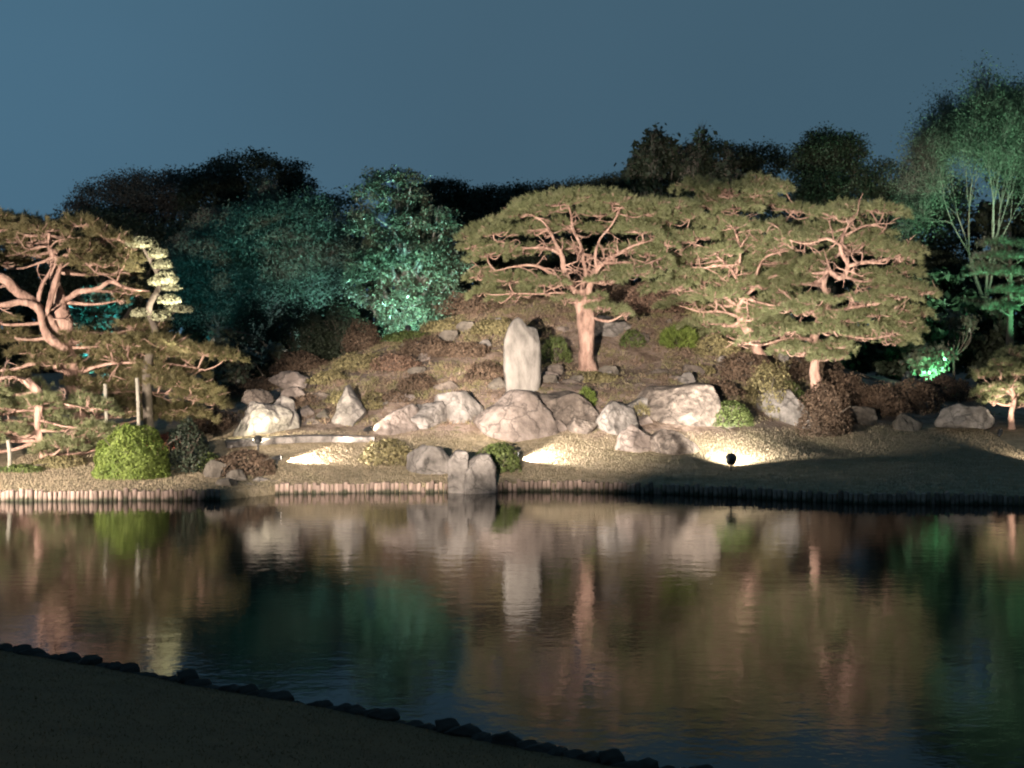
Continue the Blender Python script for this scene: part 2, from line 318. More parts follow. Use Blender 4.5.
# ------------------------------------------------------------------ lamps
def spot(parent, pos, target, power, col, size, blend=.4, rad=.06):
    d = bpy.data.lights.new('spot', 'SPOT'); d.energy = power; d.color = col; d.spot_size = math.radians(size); d.spot_blend = blend; d.shadow_soft_size = rad
    o = bpy.data.objects.new('spot_beam', d); COL.objects.link(o); o.parent = parent
    p = np.array(pos)-np.array(parent.location); o.location = [float(v) for v in p]
    from mathutils import Vector
    o.rotation_euler = Vector([float(v) for v in np.array(target)-np.array(pos)]).to_track_quat('-Z', 'Y').to_euler()
    return o
def floodlight(pos, target, power, col, size, label, blend=.4, ht=.3, r=.11, group='garden floodlights', rad=.06, lens=6.0):
    """a small bullet spotlight on a ground spike: stem, bracket, housing, lens"""
    pos = np.array(pos, float); t = thing('floodlight', label, 'floodlight', pos, group)
    d = np.array(target, float)-(pos+[0, 0, ht]); d /= np.linalg.norm(d); c = pos+np.array([0, 0, ht])
    mb = MB(); mb.tube([pos-[0, 0, .15], pos+[0, 0, ht*.6]], [.022, .022], 8); mb.build('stem', M['metal'], t)
    s = np.cross(d, [0, 0, 1.0]); s /= np.linalg.norm(s); mb = MB()
    mb.tube(spline([c+s*(r+.015), c+s*(r+.02)-[0, 0, ht*.3], pos+[0, 0, ht*.55], c-s*(r+.02)-[0, 0, ht*.3], c-s*(r+.015)], 4), .012, 6); mb.build('bracket', M['metal'], t)
    mb = MB(); mb.tube([c-d*.16, c-d*.14, c-d*.06, c+d*.06, c+d*.09], [.35*r, .6*r, .95*r, r, 1.08*r], 16); mb.build('housing', M['metal'], t)
    key = tuple(col)+(lens,)
    if key not in LENS: LENS[key] = lens_mat('lens_glow', col, lens)
    mb = MB(); mb.tube([c+d*.0905, c+d*.10], [.95*r, .9*r], 16); mb.build('lens', LENS[key], t)
    spot(t, c+d*.12, target, power, col, size, blend, rad)
    return t

# ------------------------------------------------------------------ rocks
def rock_mesh(name, outline, Y, depth, mt, seed, power=.55, cuts=15, rough=.065, grow=1.40, parent=None):
    """boulder whose face follows an outline, with its own depth, knocked flat by a few planes and roughened"""
    r = np.random.default_rng(seed)
    o = np.array([P(x, y, Y) for x, y in outline])[:, [0, 2]]
    c = o.mean(0); q = (o-c)*grow; nt, nf = 80, 44
    ang = np.linspace(0, 2*np.pi, nt, endpoint=False); rad = np.zeros(nt)
    for i, a in enumerate(ang):                                      # ray against the outline
        d = np.array([math.cos(a), math.sin(a)]); best = 0
        for j in range(len(q)):
            p0, p1 = q[j], q[(j+1) % len(q)]; e2 = p1-p0; den = d[0]*e2[1]-d[1]*e2[0]
            if abs(den) < 1e-9: continue
            t = (p0[0]*e2[1]-p0[1]*e2[0])/den; s = (p0[0]*d[1]-p0[1]*d[0])/den
            if t > 0 and -1e-6 <= s <= 1+1e-6: best = max(best, t)
        rad[i] = best
    rad = np.convolve(np.r_[rad[-1:], rad, rad[:1]], [.2, .6, .2], 'valid')
    phi = np.linspace(-np.pi/2, np.pi/2, nf)
    cp = np.cos(phi)**power; sp = np.sign(phi)*np.abs(np.sin(phi))**power
    X = c[0]+cp[:, None]*rad*np.cos(ang); Z = c[1]+cp[:, None]*rad*np.sin(ang)
    Yv = Y+depth*.5*np.repeat(sp[:, None], nt, 1)*np.ones(nt)
    V = np.stack([X, Yv, Z], -1).reshape(-1, 3); ctr = np.array([c[0], Y, c[1]]); sz = np.array([np.ptp(o[:, 0]), depth, np.ptp(o[:, 1])])
    for _ in range(cuts):                                            # planar facets, mostly on the face towards the pond
        n = np.array([r.uniform(-.8, .8), r.uniform(-1.3, -.35) if r.random() < .8 else r.uniform(-.3, .6), r.uniform(-.5, .8)]); n /= np.linalg.norm(n)
        h = ((V-ctr)@n); lim = np.max(h)*r.uniform(.56, .90); ex = np.clip(h-lim, 0, None); V = V-ex[:, None]*n*.93
    s = np.mean(sz)
    nrm = (V-ctr)/sz; nrm /= np.linalg.norm(nrm, axis=1)[:, None]+1e-9
    off = seed*1.7
    V = V+nrm*(rough*s*(fbm(V[:, 0]+off, V[:, 1], V[:, 2], 2.2/s)-.9*np.abs(fbm(V[:, 0], V[:, 1]+off, V[:, 2], 3.6/s))+.28*fbm(V[:, 0], V[:, 1]+off, V[:, 2], 11/s)))[:, None]
    base = np.array([c[0], Y, V[:, 2].min()])
    Fq = []
    i = np.arange(nf*nt).reshape(nf, nt); j = np.roll(i, -1, 1)
    Fq = np.stack([i[:-1], j[:-1], j[1:], i[1:]], -1).reshape(-1, 4)
    return mesh_obj(name, V, [Fq], mt, smooth=True, loc=base)
def rock(outline, Y, depth, m, seed, label, group=None, **k):
    return tag(rock_mesh('boulder' if k.pop('big', True) else 'stone', outline, Y, depth, M[m], seed, **k), label, 'rock', group)
def ell(px, py, w, h, seed):
    r = np.random.default_rng(seed); a = np.sort(r.uniform(0, 6.28, 9)+0)
    a = np.linspace(0, 6.28, 9, endpoint=False)+r.uniform(-.25, .25, 9)
    return [(px+w*math.cos(t)*r.uniform(.82, 1.1), py-h*math.sin(t)*r.uniform(.82, 1.1)) for t in a]

st = rock([(504, 340), (508, 326), (515, 316), (521, 317), (526, 325), (537, 328), (540, 345), (540, 378), (537, 399), (507, 399), (504, 365)], 51.2, .75, 'pale_rock', 9,
          'tall pale standing stone with a pointed top on the hillside', power=.3, cuts=2, rough=.03, grow=1.0)
st.name = 'standing_stone'
rock([(574, 345), (576, 330), (586, 322), (606, 321), (621, 325), (628, 334), (626, 350), (600, 352)], 57, 1.2, 'rock', 7, 'wide grey boulder behind the trunk of the spreading pine', power=.5)
rock([(408, 444), (408, 418), (413, 405), (424, 398), (435, 401), (443, 410), (448, 444)], 49.6, 1.6, 'rock', 12, 'rounded grey boulder, left of the joined pair below the hill')
rock([(436, 444), (438, 404), (452, 399), (468, 397), (477, 408), (478, 424), (470, 444)], 49.9, 1.6, 'rock', 23, 'squarish cracked grey boulder, right of the joined pair below the hill')
rock([(378, 440), (381, 424), (392, 416), (412, 408), (420, 440)], 49.2, 1.2, 'pink_rock', 31, 'low sloping boulder leaning on the joined pair of grey boulders')
rock([(331, 436), (332, 418), (339, 398), (347, 387), (355, 394), (365, 402), (363, 416), (353, 430), (347, 439)], 50, 1.0, 'rock', 44, 'jagged upright rock with a slanting top beside the small rocks', power=.5, cuts=17)
rock([(238, 440), (240, 420), (249, 409), (262, 405), (272, 409), (281, 416), (283, 440)], 49.0, 1.2, 'rock', 52, 'glaring white boulder at the left end of the slab bridge', cuts=18, rough=.11)
rock([(272, 440), (274, 408), (282, 401), (291, 404), (296, 418), (296, 440)], 49.6, 1.0, 'rock', 58, 'upright grey rock just right of the glaring white boulder')
rock([(296, 426), (298, 414), (307, 408), (316, 412), (318, 425)], 51, .7, 'pink_rock', 61, 'small round rock above its neighbour beside the jagged upright rock', big=False)
rock([(300, 440), (302, 427), (312, 422), (324, 427), (326, 440)], 50, .7, 'pink_rock', 66, 'small square rock on the ground beside the jagged upright rock', big=False)
rock([(316, 440), (318, 418), (326, 410), (334, 418), (333, 440)], 50.6, .7, 'dark_rock', 67, 'narrow dark rock tucked behind the jagged upright rock', big=False)
rock([(272, 380), (280, 374), (296, 373), (305, 378), (303, 387), (288, 389)], 55, .9, 'pink_rock', 70, 'flat pinkish slab lying on the left shoulder of the hill', power=.5)
rock([(282, 402), (286, 391), (297, 388), (303, 394), (299, 405)], 53, .8, 'pink_rock', 74, 'small pinkish rock below the flat pinkish slab', big=False)
rock([(485, 440), (487, 420), (496, 406), (509, 398), (526, 401), (541, 412), (550, 426), (552, 440)], 48.8, 1.5, 'pink_rock', 80, 'big pinkish boulder with slanting faces below the standing stone', cuts=16, rough=.06)
rock([(528, 440), (532, 404), (545, 391), (560, 391), (580, 401), (599, 411), (600, 440)], 49.5, 1.6, 'rubble', 88, 'broken rubbly bank of rock right of the big pinkish boulder', cuts=16, rough=.10)
rock([(596, 438), (597, 414), (604, 405), (617, 406), (629, 412), (634, 426), (632, 438)], 48.9, 1.1, 'rock', 93, 'pale angular boulder below the trunk of the spreading pine', cuts=17)
rock([(624, 436), (626, 411), (640, 404), (651, 407), (652, 436)], 49.8, .9, 'rock', 97, 'squat grey block between the angular boulder and the dark rough one', power=.45)
rock([(648, 440), (650, 401), (660, 393), (690, 391), (705, 392), (713, 405), (716, 425), (712, 440)], 49.9, 1.6, 'rubble', 104, 'large rough dark block of rock left of the clipped green dome', power=.42, cuts=9, rough=.06)
rock([(621, 450), (624, 435), (634, 428), (646, 429), (655, 436), (656, 452)], 47.6, .8, 'pink_rock', 110, 'brown low rock on the lawn, left of a touching pair', big=False)
rock([(650, 453), (655, 437), (668, 430), (682, 437), (696, 448), (697, 453)], 47.4, .8, 'rubble', 115, 'brown ridged rock on the lawn, right of a touching pair', big=False)
rock([(448, 495), (449, 462), (456, 453), (466, 455), (467, 495)], 44.35, 1.0, 'rock', 120, 'narrow boulder at the water edge, split by a crack from its neighbour', power=.42, cuts=9, grow=1.15)
rock([(466, 496), (466, 460), (474, 453), (488, 455), (495, 466), (496, 496)], 44.3, 1.1, 'rock', 126, 'broad grey boulder standing at the water edge between log stakes', power=.42, cuts=9, grow=1.15)
rock([(410, 474), (412, 456), (424, 449), (446, 450), (456, 460), (452, 476)], 45.6, 1.0, 'rock', 131, 'flat-topped stone on the bank behind the water edge boulders', power=.5)
rock([(761, 424), (764, 400), (772, 394), (790, 393), (803, 394), (802, 426)], 52.2, .9, 'rock', 137, 'pale square block under a dark clipped shrub', power=.4, cuts=7, rough=.05)
rock([(944, 425), (949, 412), (962, 406), (978, 409), (988, 417), (989, 425)], 53.6, 1.2, 'rock', 141, 'long low grey rock beside the small pine at the far right', power=.5)
for k, (px, py, w, h, Y, m, lb) in enumerate([
    (226, 487, 10, 8, 43.9, 'dark_rock', 'dark stone left-hand end of the gap in the log stakes'),
    (247, 490, 14, 6, 44.2, 'dark_rock', 'flat dark stone lying in the shallows in the gap of stakes'),
    (262, 484, 9, 6, 44.6, 'rock', 'small pale stone on the edge below the dark shrub'),
    (275, 488, 8, 7, 44.5, 'dark_rock', 'dark stone next to the first log stake right of the gap'),
    (218, 470, 13, 9, 45.0, 'dark_rock', 'black knobbly rock at the water edge below the round green shrub'),
    (237, 478, 10, 7, 44.6, 'dark_rock', 'squat black rock between the knobbly rock and the pale stone'),
    (425, 350, 16, 8, 57, 'pink_rock', 'pink rock showing through shrubs on the hill crest'),
    (378, 388, 12, 6, 53, 'pink_rock', 'reddish rock on the slope above the jagged upright rock'),
    (497, 388, 9, 8, 51.5, 'dark_rock', 'small dark rock at the left foot of the standing stone'),
    (548, 388, 12, 7, 51.8, 'rock', 'small mauve rock at the right foot of the standing stone'),
    (562, 332, 9, 8, 57, 'pink_rock', 'small rock peeping out behind the pine trunk near the boulder'),
    (660, 376, 9, 6, 53, 'rubble', 'small dark rock on bare soil below the bright green tuft'),
    (690, 372, 12, 7, 53.5, 'rubble', 'rough rock on the slope above the large rough dark block'),
    (860, 418, 16, 9, 53.5, 'dark_rock', 'dim brown rock in the shade right of the pale square block'),
    (334, 437, 10, 7, 50.2, 'rock', 'low stone at the foot of the jagged upright rock'),
    (372, 428, 10, 9, 50.4, 'dark_rock', 'dark stone behind the tip of the low sloping boulder'),
    (478, 430, 10, 12, 49.4, 'rubble', 'dark rock wedged between the joined pair and the big pinkish boulder'),
    (558, 432, 12, 10, 49.0, 'pink_rock', 'pink rock against the right side of the big pinkish boulder'),
    (582, 431, 13, 11, 48.9, 'rubble', 'rough rock at the foot of the rubbly bank'),
    (642, 426, 12, 12, 49.3, 'pink_rock', 'brownish rock in front of the squat grey block'),
    (722, 430, 10, 12, 49.8, 'dark_rock', 'dark rock between the rough block and the clipped green dome'),
    (448, 391, 14, 7, 51.6, 'rubble', 'ledge of rough rock above the joined pair of boulders'),
    (400, 402, 14, 8, 51.0, 'pink_rock', 'reddish ledge above the low sloping boulder'),
    (566, 388, 16, 7, 52.0, 'rubble', 'rough ledge below the pine trunk, left of the vivid plant'),
    (622, 397, 16, 7, 51.6, 'rubble', 'rough ledge right of the vivid plant'),
    (680, 384, 18, 8, 52.2, 'pink_rock', 'pinkish ledge above the rough dark block'),
    (318, 402, 12, 8, 52.0, 'rubble', 'rough rock above the small square rock'),
    (258, 398, 14, 7, 51.5, 'rubble', 'rough ledge above the glaring white boulder'),
    (905, 424, 14, 9, 53.5, 'dark_rock', 'dim rock between shaded shrubs left of the long low rock')]):
    rock(ell(px, py, w, h, 300+k), Y, max(.5, w*Y/F*1.5), m, 300+k, lb, big=False)

pebs = []
for v in range(4):
    o = rock_mesh('small_stone', ell(512, 343, 60, 40, 700+v), 4.2, .26, M[('rubble', 'pink_rock', 'dark_rock', 'rock')[v]], 800+v, rough=.1); pebs.append(o.data); bpy.data.objects.remove(o)
k = 0
while k < 46:
    px, Y = random.uniform(380, 800), random.uniform(50.5, 58); q = gp(px, Y)
    if q[2] < 1.9: continue
    o = bpy.data.objects.new('small_stone', pebs[k % 4]); COL.objects.link(o); o.location = q-[0, 0, .06]; s_ = random.uniform(.6, 1.9); o.scale = (s_*random.uniform(.8, 1.4), s_, s_*random.uniform(.7, 1.1)); o.rotation_euler = (0, 0, random.uniform(-.6, .6))
    tag(o, 'small stone half sunk in the leaf litter of the hillside', 'stone', 'small stones scattered on the hillside'); k += 1

# ------------------------------------------------------------------ slab bridge
def slab():
    a, b_ = P(226, 442, 47.6), P(372, 437, 48.6); mb = MB(); n = 40
    d = (b_-a); side = np.array([-d[1], d[0], 0]); side /= np.linalg.norm(side)
    t = np.linspace(0, 1, n); c = a+t[:, None]*d+np.c_[np.zeros(n), np.zeros(n), .08*np.sin(t*np.pi)]
    V = []
    for s, z in ((-.45, 0), (-.42, .03), (.42, .03), (.45, 0), (.42, -.15), (-.42, -.15)):
        V.append(c+side*(s+.02*np.sin(t*31+s*5))[:, None]+[0, 0, z])
    V = np.stack(V, 1).reshape(-1, 3); Q = []
    for i in range(n-1):
        j = np.arange(6); Q.append(np.stack([i*6+j, i*6+(j+1) % 6, (i+1)*6+(j+1) % 6, (i+1)*6+j], 1))
    mb.add(V, None, np.concatenate(Q)); 
    T = [[0, k, k+1] for k in range(1, 5)]+[[(n-1)*6, (n-1)*6+k+1, (n-1)*6+k] for k in range(1, 5)]
    mb.add(V, T, None)
    o = mb.build('slab_bridge', M['rock'], loc=c[n//2])
    tag(o, 'long thin stone slab bridge in front of the white boulder', 'bridge')
slab()

# ------------------------------------------------------------------ log stakes along the far shore
stake_mesh = []
for v in range(5):
    mb = MB(); r = .057+.006*rng.normal(); h = .255+.008*v
    mb.tube([(0, 0, -.6), (0, 0, h-.02), (.002*v, 0, h)], [r, r*.96, r*.86], 9); stake_mesh.append(mesh_data('log_stake', np.concatenate(mb.V), [np.concatenate(mb.T), np.concatenate(mb.Q)], M['stake']))
def stakes(px0, px1, label, group):
    X0 = (px0-CX)*shore((px0-CX)*43/F)/F; X1 = (px1-CX)*shore((px1-CX)*43/F)/F
    X = X0
    while X < X1:
        o = bpy.data.objects.new('log_stake', stake_mesh[random.randrange(5)]); COL.objects.link(o)
        o.location = (X, float(shore(X))-.07+random.uniform(-.012, .012), random.uniform(-.05, .025)-(.08 if random.random() < .07 else 0))
        o.rotation_euler = (random.uniform(-.08, .08), random.uniform(-.08, .08), random.uniform(0, 6))
        tag(o, label, 'stake', group); X += random.uniform(.106, .122)
stakes(-8, 219, 'pale log stake in the row edging the left shore below the bright bush', 'log stakes edging the left shore')
stakes(278, 449, 'log stake in the row between the edge stones and the split boulders', 'log stakes edging the middle shore')
stakes(497, 1032, 'log stake in the long row right of the broad water edge boulder', 'log stakes edging the right shore')

# ------------------------------------------------------------------ edging stones of the near bank
edge = []
for v in range(5):
    o = rock_mesh('edging_stone', ell(512, 343, 70+6*v, 95, 500+v), 1.7, .27, M['black_stone'], 600+v, power=.45, cuts=4, rough=.05)
    edge.append(o.data); bpy.data.objects.remove(o)
u = -3.0; k = 0
while u < 13.5:
    q = NB0+ND*u-NN*.06; o = bpy.data.objects.new('edging_stone', edge[k % 5]); COL.objects.link(o)
    o.location = (q[0], q[1], (.24+random.uniform(-.03, .03))); o.rotation_euler = (0, 0, math.atan2(ND[1], ND[0])+random.uniform(-.3, .3))
    s = random.uniform(.9, 1.35); o.scale = (s, 1, random.uniform(.5, .8)); tag(o, 'black stone in the row edging the near turf bank', 'edging stone', 'edging stones of the near bank')
    u += .165*s; k += 1

# ------------------------------------------------------------------ shrubs
def dome(px, Y, wpx, hpx, m, label, cat='shrub', group=None, sink=.05, leaf=.045, dens=900, spiky=False, base=None, ragged=.12):
    b0 = gp(px, Y) if base is None else np.array(base); a = wpx*Y/F; h = hpx*2*Y/F; dpt = a*.9
    n = int(dens*(a*dpt*2+h*a*2)); n = min(n, 20000)
    v = rng.normal(size=(n, 3)); v[:, 2] = np.abs(v[:, 2]); v /= np.linalg.norm(v, axis=1)[:, None]
    lum = 1+ragged*fbm(v[:, 0]+px, v[:, 1], v[:, 2], 3.0)+ragged*.5*fbm(v[:, 0]+px, v[:, 1], v[:, 2], 8.0)
    rr = (1-.22*rng.random(n)**2)*lum
    C = b0+np.c_[v[:, 0]*a*rr, v[:, 1]*dpt*rr, v[:, 2]*h*rr-sink]
    nn = v*[1, 1, 1.0]+rng.normal(size=(n, 3))*.55; mb = MB()
    if spiky: mb.blades(C-nn*.02, nn+[0, 0, .5], rng.uniform(.08, .2, n), .035)
    else: mb.leaves(C, nn, leaf*rng.uniform(.6, 1.3, n))
    t = thing('azalea' if cat == 'shrub' else 'bush', label, cat, b0, group); mb.build('foliage', M[m], t)
    sb = MB()                                                        # woody heart of short stems
    for q in range(7):
        w = rng.normal(size=3)*[.5*a, .5*dpt, 0]; sb.tube(spline([b0-[0, 0, .1], b0+w*.4+[0, 0, h*.35], b0+w+[0, 0, h*.72]], 3), np.linspace(.03, .008, 5 if 0 else len(spline([b0, b0, b0], 3))), 5)
    sb.build('stem', M['dark_bark'], t); return t
dome(728, 50, 26, 13, 'mid_green', 'neat clipped green dome right of the large rough block', leaf=.035, dens=1600, ragged=.03)
dome(128, 45.2, 41, 27, 'bright_green', 'big bright yellow-green round bush at the left shore', 'bush', leaf=.036, dens=2600, ragged=.15)
dome(186, 46, 24, 25, 'leaf_dark', 'tall black-green shrub right of the bright yellow-green bush')
dome(165, 49, 20, 9, 'red_leaf', 'rusty red shrub behind the bright yellow-green bush')
dome(209, 46, 14, 9, 'mid_green', 'small round green shrub left of the slab bridge')
dome(245, 45.5, 32, 12, 'azalea_brown', 'wide dark shrub under the left end of the slab bridge')
dome(386, 46.6, 27, 12, 'azalea_olive', 'pale olive mound at the right end of the slab bridge')
dome(497, 45.9, 25, 16, 'mid_green', 'dark green mound behind the broad water edge boulder')
dome(150, 45.2, 14, 7, 'mid_green', 'low fresh green tuft at the right foot of the bright bush', spiky=True)
dome(679, 56, 19, 11, 'bright_green', 'bright green tufted shrub on the slope right of the spreading pine', spiky=True, dens=1500)
dome(586, 50.2, 9, 9, 'bright_green', 'tiny vivid green plant above the rubbly rock bank', 'plant', spiky=True, dens=1800)
dome(556, 54.5, 15, 13, 'mid_green', 'olive green shrub between the standing stone and pine trunk', spiky=True)
dome(632, 56, 13, 9, 'mid_green', 'small green shrub right of the wide boulder behind the pine')
dome(786, 53.0, 21, 15, 'mid_green', 'dark clipped shrub above the pale square block', leaf=.035, ragged=.04)
dome(640, 49.6, 9, 7, 'azalea_olive', 'yellowish tuft between the two blocks below the pine', spiky=True)
H_ = [  # px, Y, half width, half height, colour, label
    (488, 52.6, 22, 14, 'azalea_brown', 'dark brown round mound left of the standing stone'),
    (462, 55, 26, 12, 'azalea_brown', 'brown mound uphill of the dark one beside the standing stone'),
    (430, 55.5, 26, 13, 'azalea_brown', 'reddish brown mound in the middle of the left slope'),
    (398, 54, 22, 12, 'azalea_red', 'reddish mound low on the left slope above the joined boulders'),
    (418, 52, 20, 11, 'azalea_brown', 'dark mound directly above the joined pair of boulders'),
    (360, 55.5, 22, 11, 'azalea_olive', 'olive mound on the left ridge of the hill'),
    (330, 54, 20, 11, 'azalea_olive', 'olive mound at the lower left end of the ridge'),
    (362, 61, 18, 15, 'azalea_brown', 'dark bush behind the left ridge of the hill'),
    (410, 58.5, 22, 8, 'mid_green', 'mossy green mound along the left ridge crest'),
    (445, 58.5, 20, 9, 'azalea_olive', 'olive mound on the crest left of the standing stone'),
    (500, 57, 26, 12, 'azalea_olive', 'olive mound on the slope above the standing stone'),
    (475, 60, 28, 11, 'azalea_brown', 'brown mound on the hill top left of the spreading pine'),
    (530, 60, 30, 12, 'azalea_brown', 'wide brown mound on the hill top under the pine'),
    (600, 61, 32, 14, 'azalea_brown', 'dark mound on the hill top behind the pine trunk'),
    (648, 59, 30, 16, 'azalea_red', 'russet mound right of the pine trunk near the top'),
    (690, 60, 30, 14, 'azalea_olive', 'olive mound beneath the left branches of the wide pine'),
    (715, 56, 24, 15, 'azalea_olive', 'olive shrub right of the bright green tufted shrub'),
    (745, 54.5, 26, 18, 'azalea_brown', 'brown shrub on the slope above the clipped green dome'),
    (770, 58, 28, 18, 'azalea_red', 'russet shrub at the foot of the wide pine trunk'),
    (815, 57, 28, 16, 'azalea_brown', 'dim brown shrub under the crooked pine'),
    (842, 55, 28, 17, 'azalea_brown', 'dim rounded shrub behind the shaded brown rock'),
    (880, 55.5, 26, 14, 'azalea_brown', 'dim shrub in the shade at the lawn edge'),
    (915, 57, 24, 14, 'azalea_brown', 'dim shrub below the vivid green lit bush'),
    (820, 53.6, 20, 9, 'mid_green', 'low dark mound right of the pale square block'),
    (818, 51.8, 20, 21, 'azalea_brown', 'tall brown shrub hiding the foot of the crooked pine'),
    (768, 52.4, 22, 24, 'azalea_olive', 'tall olive shrub left of the one hiding the crooked pine foot'),
    (830, 52.2, 24, 26, 'azalea_brown', 'brown shrub right of the crooked pine foot'),
    (720, 51.8, 18, 10, 'azalea_brown', 'dark shrub crowding the right side of the rough block'),
    (342, 51.5, 14, 9, 'azalea_olive', 'olive tuft above the jagged upright rock'),
    (372, 50.8, 12, 12, 'azalea_olive', 'upright olive tuft right of the jagged upright rock'),
    (395, 51, 14, 8, 'azalea_brown', 'dark tuft above the low sloping boulder'),
    (270, 53, 20, 9, 'azalea_olive', 'olive mound above the glaring white boulder'),
    (308, 52, 14, 8, 'azalea_brown', 'brown tuft above the small round rock'),
    (600, 52.5, 20, 7, 'azalea_olive', 'low olive mat below the pine trunk'),
    (700, 54, 14, 7, 'azalea_olive', 'low olive tuft on bare soil above the rough block'),
    (300, 62, 30, 38, 'leaf_dark', 'tall dark bush at the foot of the pale-twigged feathery tree'),
    (248, 62.5, 34, 46, 'leaf_dark', 'tall dark bush left of the one at the feathery tree foot'),
    (345, 63, 26, 26, 'leaf_dark', 'tall dark bush between the feathery trees and teal tree'),
    (262, 58, 26, 12, 'azalea_brown', 'dim low bush behind the flat pinkish slab'),
    (300, 60, 26, 12, 'azalea_brown', 'dim low bush at the left foot of the ridge'),
    (245, 63, 30, 14, 'azalea_brown', 'dim bush in the dark below the feathery trees'),
    (215, 53, 26, 15, 'azalea_brown', 'dark brown bush left of the glaring white boulder'),
    (225, 60, 28, 16, 'azalea_brown', 'dim bush behind the dark brown bush by the white boulder'),
    (945, 60, 30, 13, 'azalea_brown', 'dim bush behind the long low grey rock'),
    (60, 47, 26, 7, 'azalea_olive', 'low olive mound on the left shore under the propped pine'),
    (20, 46, 24, 6, 'mid_green', 'flat green mound at the left edge of the shore')]
for px, Y, w, h, m, lb in H_: dome(px, Y, w*1.12, h*(.66 if Y < 59 and h < 20 and px < 790 else .95), m, lb, group='low shrubs on the island', ragged=.26, leaf=.04, dens=1300)

# ------------------------------------------------------------------ pines
def needles(mb, c, rx, ry, h, dens=1.0, L=.155, tilt=0.0):
    n = int(95*dens*math.pi*rx*ry)+24; th = rng.uniform(0, 6.283, n); r = np.sqrt(rng.random(n))
    ph = rng.uniform(0, 6.28, 3); out = 1+.18*np.sin(2*th+ph[0])+.14*np.sin(3*th+ph[1])+.12*np.sin(5*th+ph[2])
    x, y = r*np.cos(th), r*np.sin(th)
    top = np.sqrt(np.clip(1-r*r, 0, 1)); lump = .4*np.sin(x*7+ph[0])*np.sin(y*6+ph[1])
    z = h*((top+lump)*(.1+.9*rng.random(n)**.6)*1.25-.35*r*r)
    z = z+x*rx*tilt+.05*np.sin(x*9+ph[1])*rx*.5
    B = c+np.c_[x*rx*out, y*ry*out, z]
    D = np.c_[x*1.2, y*1.1, .42+.25*top]+rng.normal(size=(n, 3))*.35
    k = 19; Bk = np.repeat(B, k, 0)+rng.normal(size=(n*k, 3))*.02; Dk = np.repeat(D/np.linalg.norm(D, axis=1)[:, None], k, 0)+rng.normal(size=(n*k, 3))*.5
    mb.blades(Bk, Dk, L*rng.uniform(.7, 1.25, n*k), .0165)
